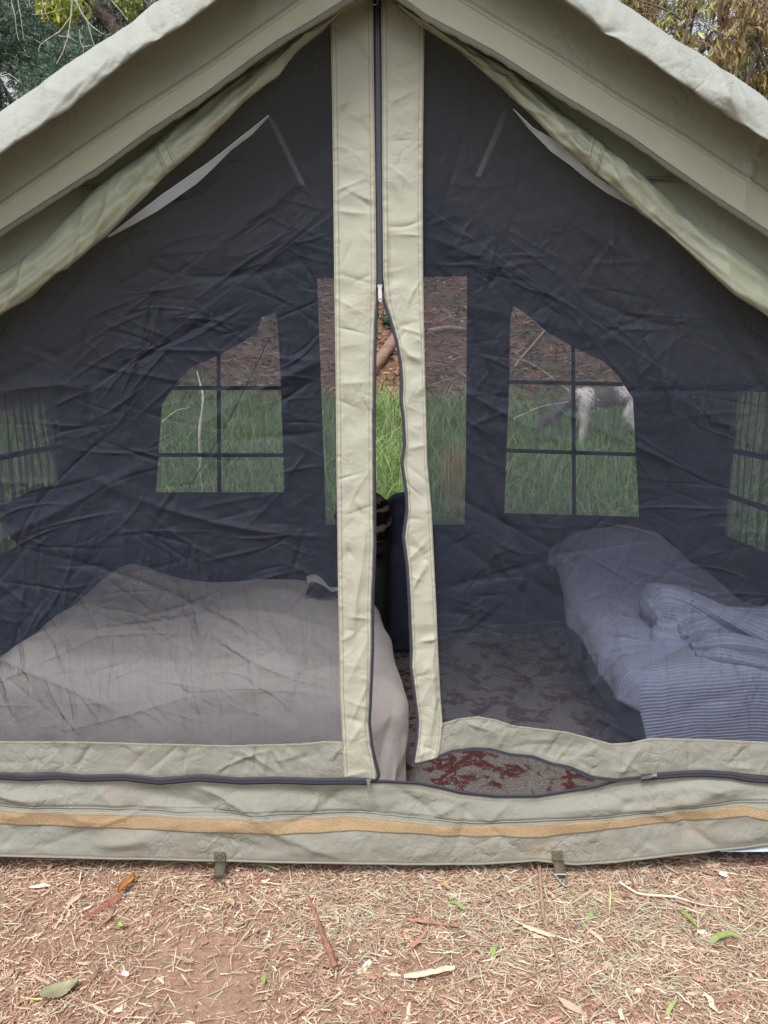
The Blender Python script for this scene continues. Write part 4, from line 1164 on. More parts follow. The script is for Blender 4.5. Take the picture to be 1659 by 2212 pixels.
# ------------------------------------------------------------------ behind the tent: grass, hillside, dog
def blades(n, posf, hrange, wrange, cols, seed, lean=.5, segs=3):
    r = np.random.default_rng(seed)
    p = posf(r, n); n = len(p)
    h = r.uniform(*hrange, n); w = r.uniform(*wrange, n); az = r.uniform(0, 2 * math.pi, n); ln = np.abs(r.normal(0, lean, n)) * h
    d = np.stack([np.cos(az), np.sin(az), 0 * az], -1); sd = np.stack([-np.sin(az), np.cos(az), 0 * az], -1)
    fa = r.uniform(0, 2 * math.pi, n); sd = np.stack([np.cos(fa), np.sin(fa), 0 * fa], -1)
    rows = []
    for i in range(segs + 1):
        t = i / segs
        c = p + d * (ln * t ** 1.8)[:, None]; c[:, 2] += h * (t - .28 * t ** 3 * np.minimum(ln / h, 1.4))
        ww = w * (1 - t) ** .7 * .5 if i < segs else 0 * w
        rows += [c - sd * ww[:, None], c + sd * ww[:, None]] if i < segs else [c]
    V = np.stack(rows, 1)                                            # n, 2*segs+1, 3
    k = 2 * segs + 1; base = np.arange(n)[:, None] * k
    quads = np.concatenate([base + np.array([2 * i, 2 * i + 1, 2 * i + 3, 2 * i + 2]) for i in range(segs - 1)]).reshape(-1, 4) if segs > 1 else np.zeros((0, 4), int)
    tris = base + np.array([2 * segs - 2, 2 * segs - 1, 2 * segs])
    Fc = np.concatenate([np.concatenate([quads[:, [0, 1, 2]], quads[:, [0, 2, 3]]]), tris])
    pal = np.array(cols)[r.integers(0, len(cols), n)] * r.uniform(.7, 1.3, (n, 1))
    return V.reshape(-1, 3), Fc, np.repeat(pal, k, 0)
def meadow(r, n):
    x = r.uniform(-7, 7, n); y = 4.5 + 5.9 * r.random(n) ** 1.15
    keep = (fbm(x * 1.2, y * 1.2, 77, 3) + r.uniform(-.3, .9, n) > -.12) & (y < 9.2 + 1.1 * fbm(x * .9, y * 0, 5) + r.exponential(.25, n))
    x, y = x[keep], y[keep]
    return np.stack([x, y, np.where(y > 9.4, np.maximum(ground_z(x, y), hill_z(x, y)), ground_z(x, y)) - .01], -1)
V, Fc, C = blades(60000, meadow, (.12, .46), (.006, .016), [(.16, .28, .065), (.21, .36, .09), (.12, .22, .06), (.27, .39, .15), (.31, .33, .16), (.19, .32, .10)], 5, .95)
mesh_obj('meadow_grass', V, Fc, M['blade'], col=C, smooth=False, kind='stuff')
def dead(r, n):
    x = r.uniform(-6, 6, n); y = r.uniform(5.0, 10, n); return np.stack([x, y, ground_z(x, y) + .02], -1)
V, Fc, C = blades(2600, dead, (.25, .55), (.004, .008), [(.42, .36, .22), (.36, .33, .2), (.5, .44, .3)], 6, 1.1)
mesh_obj('dry_grass', V, Fc, M['blade'], col=C, smooth=False, kind='stuff')

def shards(n, posf, lr, wr_, tr, cols, seed, pitch=.25, bend=0):
    """splinters: six-sided slivers with uneven ends, each with its own colour."""
    r = np.random.default_rng(seed); p = posf(r, n); n = len(p)
    L = r.uniform(*lr, n) ** 1.0 * r.choice([.5, .8, 1.0, 1.3], n); Wd = r.uniform(*wr_, n); T = r.uniform(*tr, n)
    az = r.uniform(0, 2 * math.pi, n); pt = r.normal(0, pitch, n); ro = r.normal(0, .5, n)
    ax = np.stack([np.cos(az) * np.cos(pt), np.sin(az) * np.cos(pt), np.sin(pt)], -1)
    ay = np.stack([-np.sin(az), np.cos(az), 0 * az], -1); az_ = np.cross(ax, ay)
    ay, az_ = ay * np.cos(ro)[:, None] + az_ * np.sin(ro)[:, None], az_ * np.cos(ro)[:, None] - ay * np.sin(ro)[:, None]
    st = [-1, -.25, .35, 1]; V = []
    for i, s in enumerate(st):
        k = r.uniform(.15, .8, n) if i in (0, 3) else r.uniform(.8, 1.15, n)
        off = r.normal(0, .25, n) * Wd + (bend * (1 - s * s) * L * r.normal(0, 1, n) if bend else 0)
        c = p + ax * (s * L / 2)[:, None] + ay * off[:, None]
        V += [c - ay * (Wd * k / 2)[:, None], c + az_ * (T * .5)[:, None], c + ay * (Wd * k / 2)[:, None]]
    V = np.stack(V, 1); b = np.arange(n)[:, None] * 12
    q = []
    for i in range(3):
        for a, c in ((0, 1), (1, 2)):
            q += [[3 * i + a, 3 * i + c, 3 * i + 3 + c], [3 * i + a, 3 * i + 3 + c, 3 * i + 3 + a]]
    Fc = (b[:, :, None] + np.array(q)[None]).reshape(-1, 3)
    pal = np.array(cols)[r.integers(0, len(cols), n)] * r.uniform(.72, 1.25, (n, 1))
    return V.reshape(-1, 3), Fc, np.repeat(pal, 12, 0)
def hillpos(r, n):
    x = r.uniform(-6, 6, n); y = 9.2 + r.random(n) ** 1.3 * 7; return np.stack([x, y, hill_z(x, y) + .01], -1)
V, Fc, C = shards(16000, hillpos, (.06, .30), (.008, .035), (.004, .015), [(.26, .15, .10), (.18, .09, .06), (.36, .25, .18), (.13, .07, .05), (.30, .18, .12)], 8, .3, .06)
mesh_obj('forest_litter', V, Fc, M['litter'], col=C, smooth=False, kind='stuff')

# leafy plants on the slope
def leaf_cloud(n, c, rad, lsize, lw, cols, seed, droop=.3, flat=(1, 1, 1), shell=.35):
    r = np.random.default_rng(seed)
    d = r.normal(size=(n, 3)); d /= np.linalg.norm(d, axis=1)[:, None]
    p = np.array(c) + d * (r.random(n) ** shell)[:, None] * np.array(rad) * np.array(flat)
    p += .12 * np.mean(rad) * r.normal(size=(n, 3))
    ax = r.normal(size=(n, 3)); ax[:, 2] -= droop * 2; ax /= np.linalg.norm(ax, axis=1)[:, None]
    up = r.normal(size=(n, 3)); sd = np.cross(ax, up); sd /= np.linalg.norm(sd, axis=1)[:, None]; nn = np.cross(ax, sd)
    L = r.uniform(.6, 1.3, n) * lsize; w = L * lw * r.uniform(.7, 1.2, n)
    V = np.stack([p, p + ax * (L * .45)[:, None] + sd * (w / 2)[:, None] + nn * (L * .05)[:, None], p + ax * L[:, None] - nn * (L * .12)[:, None], p + ax * (L * .45)[:, None] - sd * (w / 2)[:, None] + nn * (L * .05)[:, None]], 1)
    b = np.arange(n)[:, None] * 4; Fc = np.concatenate([b + np.array([0, 1, 2]), b + np.array([0, 2, 3])])
    pal = np.array(cols)[r.integers(0, len(cols), n)] * r.uniform(.7, 1.3, (n, 1))
    return V.reshape(-1, 3), Fc, np.repeat(pal, 4, 0)
def join(parts):
    o = 0; Vs, Fs, Cs = [], [], []
    for V, Fc, C in parts:
        Vs.append(V); Fs.append(Fc + o); Cs.append(C); o += len(V)
    return np.concatenate(Vs), np.concatenate(Fs), np.concatenate(Cs)

def at_depth(px, py, y):
    d = ray(px, py); t = y / d[..., 1]; return np.array([0, 0, H_CAM]) + d * t[..., None]
for i, (px, y, rad, lab) in enumerate([(850, 11.6, .20, 'small leafy green plant on the slope right of the log'), (845, 13.2, .25, 'green weed high on the slope behind the fallen log'), (955, 15.2, .60, 'leafy bush at the top of the slope seen right of zip'), (1000, 14.4, .45, 'low green bush on the upper slope beside taller bush'), (560, 12.0, .2, 'small green plant on bare slope behind left rear window'), (1150, 13.0, .3, 'small green plant on bare slope behind right rear window')]):
    x = (px - 829.5) / F * y; z = float(hill_z(x, y))
    t = empty('slope_plant', (x, y, z), label=lab, cat='plant', group='leafy plants on the slope')
    V, Fc, C = leaf_cloud(260 if rad < .4 else 900, (x, y, z + rad * .7), (rad, rad, rad * .7), .09, .5, [(.07, .13, .045), (.10, .17, .07), (.05, .10, .04)], 400 + i)
    mesh_obj('foliage', V, Fc, M['leaf'], t, col=C, smooth=False)
    mb = MB(); mb.tube([(x, y, z - .02), (x + .02, y, z + rad)], .008, 5, (.12, .09, .05)); mb.build('stem', M['bark'], t, usecol=True)

# log on the slope, seen in the zip opening
def limb(name, pts, r, col, parent=None, lab=None, cat=None, n=9, seed=1, group=None, rough=.12):
    pts = np.array(pts, float); s = np.linspace(0, len(pts) - 1, max(8, 10 * (len(pts) - 1)))
    p = np.stack([np.interp(s, np.arange(len(pts)), pts[:, k]) for k in range(3)], -1); p = smooth1(p, 3)
    rr = np.interp(s, np.linspace(0, len(pts) - 1, len(np.atleast_1d(r))), np.atleast_1d(r))
    V, Fc = tube(p, rr, n); V = np.array(V)
    rg = np.random.default_rng(seed); V += rg.normal(size=V.shape) * rr.mean() * rough
    C = np.array(col) * rg.uniform(.75, 1.25, (len(V), 1))
    return mesh_obj(name, V, Fc, M['bark'], parent, base=None if parent is not None else tuple(pts[0]), col=C, label=lab, cat=cat, group=group)
def on_hill(px, py, lift=0.0):
    d = ray(np.array(float(px)), np.array(float(py))); ys = np.linspace(9.0, 17, 1600)
    P = np.array([0, 0, H_CAM]) + d[None] * (ys / d[1])[:, None]
    hit = np.nonzero(P[:, 2] < hill_z(P[:, 0], P[:, 1]) + lift)[0]
    return P[hit[0]] if len(hit) else P[-1]
a = np.array([on_hill(796, 812, .05), on_hill(838, 752, .07), on_hill(890, 690, .07)])
limb('fallen_log', a, [.075, .085, .09], (.20, .13, .095), lab='brown fallen log lying up the slope seen through the zip opening', cat='log', seed=4)
for i, (p, q, y0_, y1_, r_, c, lab) in enumerate([
    ((1190, 700), (1060, 860), 11, 9.3, .018, (.34, .26, .21), 'thin dead branch leaning on the slope behind right window'),
    ((1240, 855), (1120, 770), 9.6, 11, .014, (.30, .24, .19), 'thin grey stick lying across the slope above the dog'),
    ((1110, 905), (1230, 868), 7.3, 7.0, .010, (.40, .34, .27), 'pale bent stick in the grass left of the dog'),
    ((350, 912), (412, 880), 7.2, 7.4, .012, (.42, .36, .30), 'pale stick lying in grass behind left rear window'),
    ((925, 716), (1012, 712), 12.6, 12.7, .05, (.27, .19, .15), 'grey brown branch lying level across the upper slope')]):
    if y0_ > 8: A, B = on_hill(*p, .04), on_hill(*q, .06)
    else: A = at_depth(np.array(float(p[0])), np.array(float(p[1])), y0_); B = at_depth(np.array(float(q[0])), np.array(float(q[1])), y1_)
    limb('dead_branch', [A, (A + B) / 2 + np.array([0, 0, .04]), B], [r_, r_ * .8, r_ * .5], c, lab=lab, cat='branch', seed=50 + i, n=6, group='dead branches behind the tent')
# bare pale sapling in the grass
b0 = at_depth(np.array(433.), np.array(1015.), 6.4); b0[2] = ground_z(b0[0], b0[1])
b1 = at_depth(np.array(431.), np.array(930.), 6.4); b2 = at_depth(np.array(440.), np.array(858.), 6.42); b3 = at_depth(np.array(425.), np.array(800.), 6.5)
limb('bare_sapling', [b0, b1, b2, b3], [.016, .014, .010, .005], (.62, .58, .54), lab='bare whitish sapling stem standing in grass behind left window', cat='sapling', seed=9, n=7)
# yellow weeds
for i, (px, py, y, lab) in enumerate([(968, 1000, 5.9, 'yellowed weed in grass, left one of two by the zip'), (990, 985, 5.9, 'yellowed weed in grass, right one of two by the zip'), (988, 1088, 5.2, 'short yellowed weed low in the grass near the rear door')]):
    x = (px - 829.5) / F * y; z = float(ground_z(x, y)); tz = at_depth(np.array(float(px)), np.array(py - 60.), y)[2]
    r = np.random.default_rng(600 + i); n = 40
    def pf(r, n): return np.stack([x + r.normal(0, .018, n), y + r.normal(0, .02, n), np.full(n, z)], -1)
    V, Fc, C = blades(n, pf, ((tz - z) * .6, (tz - z)), (.008, .018), [(.55, .36, .10), (.45, .33, .12), (.6, .45, .2)], 700 + i, .15)
    mesh_obj('dry_weed', V, Fc, M['blade'], base=(x, y, z), col=C, smooth=False, label=lab, cat='weed', group='yellowed weeds')

# the dog: one skinned body
def dog():
    root = at_depth(np.array(1300.), np.array(905.), 7.35)
    gz = float(ground_z(root[0], root[1])); S = .60
    org = np.array([root[0], root[1], gz])
    # the dog's own axes: x towards the tail, z up
    v = dict(pel=(.26, 0, .50), rump=(.31, 0, .53), loin=(.12, 0, .51), mid=(-.02, 0, .485), chest=(-.17, 0, .465), wither=(-.24, 0, .50), neck=(-.34, 0, .45), neck2=(-.43, 0, .36), skull=(-.50, 0, .285), muz=(-.565, 0, .235), nose=(-.625, 0, .195),
             t1=(.37, .0, .54), t2=(.45, .01, .555), t3=(.54, .02, .535), t4=(.60, .02, .50))
    rad = dict(pel=.082, rump=.07, loin=.078, mid=.095, chest=.110, wither=.085, neck=.068, neck2=.055, skull=.058, muz=.036, nose=.024, t1=.026, t2=.024, t3=.022, t4=.010)
    ed = [('pel', 'rump'), ('pel', 'loin'), ('loin', 'mid'), ('mid', 'chest'), ('chest', 'wither'), ('wither', 'neck'), ('neck', 'neck2'), ('neck2', 'skull'), ('skull', 'muz'), ('muz', 'nose'), ('rump', 't1'), ('t1', 't2'), ('t2', 't3'), ('t3', 't4')]
    for s, sy, dxh, dxf in (('l', -1, .0, -.02), ('r', 1, .05, .05)):
        v['hip' + s] = (.27 + dxh * .3, .055 * sy, .45); rad['hip' + s] = .072
        v['kne' + s] = (.21 + dxh, .065 * sy, .30); rad['kne' + s] = .052
        v['hoc' + s] = (.335 + dxh, .065 * sy, .165); rad['hoc' + s] = .026
        v['hfo' + s] = (.320 + dxh, .065 * sy, .03); rad['hfo' + s] = .022
        v['hto' + s] = (.275 + dxh, .065 * sy, .018); rad['hto' + s] = .022
        v['sho' + s] = (-.20 + dxf * .3, .06 * sy, .38); rad['sho' + s] = .062
        v['elb' + s] = (-.165 + dxf, .07 * sy, .26); rad['elb' + s] = .036
        v['wri' + s] = (-.185 + dxf, .07 * sy, .13); rad['wri' + s] = .026
        v['ffo' + s] = (-.185 + dxf, .07 * sy, .03); rad['ffo' + s] = .022
        v['fto' + s] = (-.23 + dxf, .07 * sy, .018); rad['fto' + s] = .022
        v['ear' + s] = (-.465, .05 * sy, .30); rad['ear' + s] = .022
        v['eat' + s] = (-.46, .075 * sy, .235); rad['eat' + s] = .016
        ed += [('pel', 'hip' + s), ('hip' + s, 'kne' + s), ('kne' + s, 'hoc' + s), ('hoc' + s, 'hfo' + s), ('hfo' + s, 'hto' + s), ('chest', 'sho' + s), ('sho' + s, 'elb' + s), ('elb' + s, 'wri' + s), ('wri' + s, 'ffo' + s), ('ffo' + s, 'fto' + s), ('skull', 'ear' + s), ('ear' + s, 'eat' + s)]
    ks = list(v); me = bpy.data.meshes.new('dog'); me.from_pydata([v[k] for k in ks], [(ks.index(a), ks.index(b)) for a, b in ed], [])
    me.materials.append(M['dog'])
    o = bpy.data.objects.new('dog', me); COL.objects.link(o); o.location = org
    o.scale = (1.06, 1.06, 1.06)
    sk = o.modifiers.new('skin', 'SKIN'); sk.use_smooth_shade = True
    for i, k in enumerate(ks):
        me.skin_vertices[0].data[i].radius = (rad[k], rad[k]); me.skin_vertices[0].data[i].use_root = (k == 'pel')
    ss = o.modifiers.new('sub', 'SUBSURF'); ss.levels = 2; ss.render_levels = 2
    tag(o, 'white and dark brown dog sniffing in the grass behind the tent', 'dog')
    # nose tip, eyes as small children
    for nm_, c, r_ in (('nose', (-.645, 0, .195), .014), ('eye', (-.535, .036, .275), .008), ('eye', (-.535, -.036, .275), .008)):
        bm = bmesh.new(); bmesh.ops.create_icosphere(bm, subdivisions=2, radius=r_); m_ = bpy.data.meshes.new(nm_); bm.to_mesh(m_); bm.free()
        m_.materials.append(M['black']); e = bpy.data.objects.new(nm_, m_); COL.objects.link(e); e.parent = o; e.location = c
dog()
def coat():
    o = bpy.data.objects['dog']; dg = bpy.context.evaluated_depsgraph_get(); e = o.evaluated_get(dg); me = e.to_mesh()
    n = len(me.polygons); c = np.empty(n * 3); nn = np.empty(n * 3); ar = np.empty(n)
    me.polygons.foreach_get('center', c); me.polygons.foreach_get('normal', nn); me.polygons.foreach_get('area', ar); e.to_mesh_clear()
    c = c.reshape(-1, 3); nn = nn.reshape(-1, 3); r = np.random.default_rng(4)
    i = r.choice(n, 9000, p=ar / ar.sum()); P = c[i] + r.normal(size=(9000, 3)) * .008; Nn = nn[i]
    d = Nn * .35 + np.array([.45, 0, -.75]) + r.normal(size=P.shape) * .28; d -= Nn * np.minimum((d * Nn).sum(1), 0)[:, None] * 1.1
    d /= np.linalg.norm(d, axis=1)[:, None]; sd = np.cross(d, Nn + r.normal(size=P.shape) * .3); sd /= np.linalg.norm(sd, axis=1)[:, None] + 1e-9
    L = r.uniform(.018, .05, 9000)[:, None]; low = np.clip(P[:, 2:3] / .25, .35, 1); L = L * low
    P = P - Nn * .004
    V = np.stack([P - sd * .0035, P + sd * .0035, P + d * L], 1).reshape(-1, 3)
    x = P[:, 0]; k = x + r.normal(0, .03, len(x)) + .0
    pal = np.where(((k < -.26) | ((k > -.14) & (k < .20) & (P[:, 2] > .40)))[:, None], np.array([.13, .11, .10]), np.array([.74, .68, .64])) * r.uniform(.6, 1.15, (len(x), 1))
    co = mesh_obj('coat', V + world_loc(o), np.arange(len(V)).reshape(-1, 3), M['needle'], o, col=np.repeat(pal, 3, 0), smooth=False)
coat()

# ------------------------------------------------------------------ trees
def tufts(n, c, rad, L, w, cols, seed, per=6, up=.35):
    """needle sprays: narrow blades fanned round twig ends spread through a lumpy volume."""
    r = np.random.default_rng(seed)
    d = r.normal(size=(n, 3)); d /= np.linalg.norm(d, axis=1)[:, None]
    rr = r.random(n) ** .45 * (1 + .35 * fbm(d[:, 0] * 2.2 + seed, d[:, 1] * 2.2 + d[:, 2] * 3, seed, 3))
    p = np.array(c) + d * rr[:, None] * np.array(rad)
    out = d + r.normal(size=(n, 3)) * .5; out[:, 2] += up; out /= np.linalg.norm(out, axis=1)[:, None]
    P = np.repeat(p, per, 0); O = np.repeat(out, per, 0)
    ax = O + r.normal(size=P.shape) * .55; ax /= np.linalg.norm(ax, axis=1)[:, None]
    sd = np.cross(ax, r.normal(size=P.shape)); sd /= np.linalg.norm(sd, axis=1)[:, None]
    ll = L * r.uniform(.6, 1.3, len(P)); P = P + r.normal(size=P.shape) * L * .25
    V = np.stack([P - sd * w / 2, P + sd * w / 2, P + ax * ll[:, None]], 1)
    Fc = np.arange(len(P) * 3).reshape(-1, 3)
    pal = np.array(cols)[r.integers(0, len(cols), n)] * r.uniform(.65, 1.35, (n, 1))
    return V.reshape(-1, 3), Fc, np.repeat(np.repeat(pal, per, 0), 3, 0)
BLUE_GREEN = [(.095, .150, .105), (.125, .185, .135), (.070, .115, .078), (.15, .21, .155)]
DARK_GREEN = [(.045, .066, .040), (.060, .086, .050), (.034, .050, .032), (.080, .105, .060)]
OLIVE = [(.11, .11, .055), (.14, .125, .07), (.085, .09, .045)]

def clump_tree(name, base, trunk, clumps, lab, cat='tree', group=None, bark=(.075, .055, .045), seed=1, leaf=None):
    base = np.array(base, float); t = empty(name, tuple(base), label=lab, cat=cat, group=group)
    tr = [base + np.array(p) for p, _ in trunk]
    limb('trunk', tr, [r for _, r in trunk], bark, t, seed=seed, n=10, rough=.08)
    parts = []; rg = np.random.default_rng(seed)
    tp = np.array(tr)
    for i, (c, rad, n, cols) in enumerate(clumps):
        if leaf is None: parts.append(tufts(n, c, rad, .058, .0085, cols, seed * 50 + i, 9))
        else: parts.append(leaf_cloud(n, c, rad, *leaf, cols, seed * 50 + i))
        # bough from the trunk into the clump
        c = np.array(c); j = int(np.argmin(np.abs(tp[:, 2] - (c[2] - .5)))); a = tp[j]
        m_ = (a + c) / 2 + rg.normal(size=3) * .12; m_[2] += .1
        limb('bough', [a, m_, c], [.045, .03, .012], bark, t, seed=seed * 7 + i, n=6)
    V, Fc, C = join(parts)
    mesh_obj('crown', V, Fc, M['needle'] if leaf is None else M['leaf'], t, col=C, smooth=False)
    return t
def gz_at(x, y): return float(hill_z(x, y)) if y > 9.6 else float(ground_z(x, y))
def C_(px, py, y): return tuple(at_depth(np.array(float(px)), np.array(float(py)), y))
def pine(lab, px, y, clumps, seed, name='conifer', height=6.5):
    x = (px - 829.5) / F * y; z = gz_at(x, y)
    return clump_tree(name, (x, y, z), [((0, 0, -.1), .16), ((.05, 0, 2), .13), ((-.05, .05, height * .7), .09), ((0, 0, height), .03)], clumps, lab, seed=seed, group='conifers behind the tent')
pine('bluish green conifer with a rounded clump close above the roof edge', 40, 8.2,
     [(C_(165, 185, 8.2), (.62, .6, .42), 900, BLUE_GREEN), (C_(120, 225, 8.1), (.35, .4, .3), 400, BLUE_GREEN), (C_(235, 150, 8.4), (.42, .5, .32), 450, BLUE_GREEN), (C_(60, 95, 8.5), (.60, .6, .38), 900, BLUE_GREEN), (C_(20, 60, 8.4), (.5, .5, .3), 500, BLUE_GREEN), (C_(120, 80, 8.8), (.4, .5, .3), 400, BLUE_GREEN),
      (C_(30, 260, 8.3), (.5, .6, .3), 400, DARK_GREEN), (C_(-60, 150, 8.4), (.6, .6, .5), 600, DARK_GREEN), (C_(-40, 40, 8.6), (.6, .6, .5), 600, BLUE_GREEN), (C_(80, -60, 8.8), (.8, .8, .5), 700, DARK_GREEN)], 2)
pine('dark conifer filling the upper left behind the bluish one', 120, 11.5,
     [(C_(140, 20, 11), (1.2, 1, .75), 1700, DARK_GREEN), (C_(30, -10, 11.5), (1.3, 1, .8), 1500, DARK_GREEN), (C_(230, 120, 11.8), (1.0, .8, .8), 1300, DARK_GREEN), (C_(300, 60, 12), (.9, .8, .8), 1100, DARK_GREEN), (C_(170, 130, 11.5), (.8, .8, .6), 900, DARK_GREEN), (C_(90, 160, 11.5), (.7, .8, .4), 600, DARK_GREEN), (C_(-80, 60, 11.5), (1.2, 1, 1.), 1200, DARK_GREEN), (C_(20, 290, 11.5), (.8, .8, .5), 500, DARK_GREEN), (C_(200, -120, 11.5), (1.3, 1, .8), 1200, DARK_GREEN)], 3, height=8)
pine('olive green conifer behind the leaning trunk', 345, 13.5,
     [(C_(225, 95, 13.2), (.65, .6, .7), 900, OLIVE), (C_(300, 20, 13.4), (.9, .8, .7), 1000, OLIVE + DARK_GREEN), (C_(380, 0, 13.5), (.8, .8, .6), 800, DARK_GREEN + OLIVE), (C_(300, 120, 13.6), (.9, .8, .8), 900, DARK_GREEN), (C_(420, 60, 13.6), (1., .8, .8), 800, DARK_GREEN)], 4, height=8)

# leaning bare-branched tree with a few yellow-green leaf sprays
def leaning_tree():
    y = 11.0; b = np.array([(640 - 829.5) / F * y, y, 0.0]); b[2] = gz_at(b[0], b[1]) - .1
    P_ = [b, np.array(C_(560, 480, y)), np.array(C_(400, 230, y)), np.array(C_(262, 85, y)), np.array(C_(228, 40, y)), np.array(C_(186, -10, y)), np.array(C_(120, -110, y)), np.array(C_(80, -260, y))]
    t = empty('leaning_tree', tuple(b), label='leaning dark trunk with bare pale twigs and yellow green leaves', cat='tree')
    limb('trunk', P_, [.13, .125, .115, .095, .09, .085, .07, .04], (.085, .058, .05), t, seed=5, n=12, rough=.10)
    for i, (pl, r_) in enumerate([([(23, -30), (25, 5), (33, 35), (36, 70), (41, 88)], .008), ([(36, -30), (39, 4), (46, 42), (51, 84)], .009), ([(157, -30), (156, 8), (153, 40), (147, 82), (135, 116), (122, 138)], .013), ([(157, -10), (178, 30), (190, 48), (205, 62), (221, 73)], .014),
              ([(189, 46), (196, 74), (206, 106)], .009), ([(158, 30), (130, 68), (107, 82), (86, 98), (83, 112)], .011), ([(107, 82), (90, 95), (73, 84)], .007), ([(62, -20), (64, 12), (70, 18)], .006), ([(88, -20), (95, 20), (106, 44)], .007), ([(225, -20), (240, 25), (251, 60), (254, 75)], .022), ([(285, -20), (291, 8), (298, 36)], .016), ([(262, 30), (262, 55), (263, 62)], .014), ([(296, -10), (315, 5), (330, 18)], .02), ([(240, 0), (262, 25), (276, 45)], .009), ([(172, 62), (174, 95), (180, 100), (181, 130)], .007), ([(126, 78), (150, 80), (168, 92)], .008), ([(177, 102), (206, 97)], .006), ([(70, 32), (100, 30), (140, 18)], .007), ([(0, 166), (20, 160), (45, 178)], .01)]):
        yy = 7.0 if i not in (9, 10, 11, 12) else 11.4; r_ = r_ * (.62 if yy < 8 else 1)
        limb('twig', [C_(px, py, yy) for px, py in pl], [r_, r_ * .8, r_ * .4], (.34, .31, .26), t, seed=80 + i, n=5)
    limb('bough', [P_[6], C_(130, -150, 9), C_(170, -110, 7)], [.06, .045, .02], (.085, .06, .05), t, seed=61, n=7)
    YG = [(.36, .38, .07), (.28, .34, .07), (.44, .42, .10), (.22, .30, .06)]
    cl = [(C_(118, 5, 7.3), (.16, .2, .13)), (C_(140, 22, 7.3), (.10, .15, .10)), (C_(105, 20, 7.3), (.07, .1, .06)), (C_(150, -10, 7.3), (.2, .2, .1)), (C_(268, 8, 11.2), (.09, .2, .15)), (C_(285, 25, 11.2), (.13, .2, .13)), (C_(292, -5, 11.2), (.12, .2, .12)), (C_(100, -90, 7.4), (.4, .4, .3))]
    V, Fc, C = join([leaf_cloud(90, c, r_, .085, .42, YG, 900 + i, .8) for i, (c, r_) in enumerate(cl)])
    mesh_obj('crown', V, Fc, M['leaf'], t, col=C, smooth=False)
leaning_tree()

# yellow-brown drooping tree on the right
def autumn_tree():
    y = 7.2; x = (1490 - 829.5) / F * y; z = gz_at(x, y); b = np.array([x, y, z])
    t = empty('autumn_tree', tuple(b), label='tree with drooping yellow brown leaves and tangled twigs above right roof', cat='tree')
    top = np.array(C_(1560, -80, 7.6))
    limb('trunk', [b - [0, 0, .1], b + [.05, .1, 1.4], b + [.2, .2, 2.4], top], [.09, .08, .06, .025], (.10, .075, .065), t, seed=6, n=10)
    r = np.random.default_rng(11)
    AU = [(.32, .22, .085), (.38, .28, .11), (.26, .155, .065), (.34, .33, .13), (.22, .13, .065), (.30, .25, .10)]
    YGR = [(.36, .36, .12), (.32, .34, .13), (.42, .38, .17)]
    parts = []; tw = MB()
    ends = []
    for i in range(62):
        px = r.uniform(1230, 1790); py = r.uniform(-150, 205); yy = r.uniform(6.4, 8.2)
        if py > 15 + (px - 1330) * .62: py = 10 + (px - 1330) * .62 - r.uniform(5, 120)
        ends.append((px, py, yy))
    hub = [b + [.2, .2, 2.3], np.array(C_(1480, 130, 7.3)), np.array(C_(1560, 40, 7.4)), top, np.array(C_(1420, -20, 7.5)), np.array(C_(1640, 80, 7.3))]
    for h in hub[1:]:
        limb('bough', [hub[0], (hub[0] + h) / 2 + r.normal(size=3) * .15, h], [.035, .025, .014], (.13, .10, .085), t, seed=int(abs(h[0]) * 100), n=7)
    for i, (px, py, yy) in enumerate(ends):
        e = np.array(C_(px, py, yy)); h = min(hub, key=lambda q: np.linalg.norm(q - e))
        m1 = h * .6 + e * .4 + r.normal(size=3) * .14; m2 = h * .25 + e * .75 + r.normal(size=3) * .10 + [0, 0, .06]
        pts = np.array([h, m1, m2, e, e + [r.normal() * .08, r.normal() * .08, -.14]])
        s = np.linspace(0, 4, 18); p = smooth1(np.stack([np.interp(s, np.arange(5), pts[:, k]) for k in range(3)], -1), 2)
        tw.tube(p, np.linspace(.012, .0035, 18), 5, tuple(np.array((.20, .15, .125)) * r.uniform(.7, 1.4)))
        for k in range(8):                                           # side twigs
            j = r.integers(4, 17); q = p[j]; d = r.normal(size=3); d /= np.linalg.norm(d); L = r.uniform(.15, .45)
            qq = np.array([q, q + d * L * .5 + r.normal(size=3) * .03, q + d * L + [0, 0, -.05]])
            tw.tube(qq, [.0045, .0035, .002], 4, tuple(np.array((.26, .20, .17)) * r.uniform(.7, 1.4)))
            if r.random() < .75:
                cols = YGR if (px < 1480 and r.random() < .6) or r.random() < .15 else AU
                parts.append(leaf_cloud(r.integers(8, 20), qq[-1] + [0, 0, -.05], (.07, .07, .09), .085, .30, cols, 2000 + i * 20 + k, 1.0))
        parts.append(leaf_cloud(26, p[-1], (.10, .10, .12), .09, .30, AU, 3000 + i, 1.1))
    tw.build('twigs', M['bark'], t, usecol=True, kind='stuff')
    V, Fc, C = join(parts); mesh_obj('crown', V, Fc, M['leaf'], t, col=C, smooth=False)
autumn_tree()
x = (1655 - 829.5) / F * 8.6; z = gz_at(x, 8.6)
G2 = [(.055, .105, .050), (.085, .15, .08), (.04, .08, .04), (.12, .19, .11)]
clump_tree('green_shrub', (x, 8.6, z), [((0, 0, -.1), .05), ((.05, 0, 1.5), .04), ((0, .05, 2.6), .02)],
           [(C_(1630, 195, 8.4), (.42, .5, .34), 700, G2), (C_(1690, 240, 8.4), (.6, .5, .45), 700, G2), (C_(1560, 150, 8.7), (.35, .4, .3), 350, G2), (C_(1680, 130, 8.8), (.5, .5, .4), 500, G2)],
           'dark green leafy shrub low under the yellow brown tree', cat='shrub', seed=7, leaf=(.10, .45))
x = (1500 - 829.5) / F * 12.0
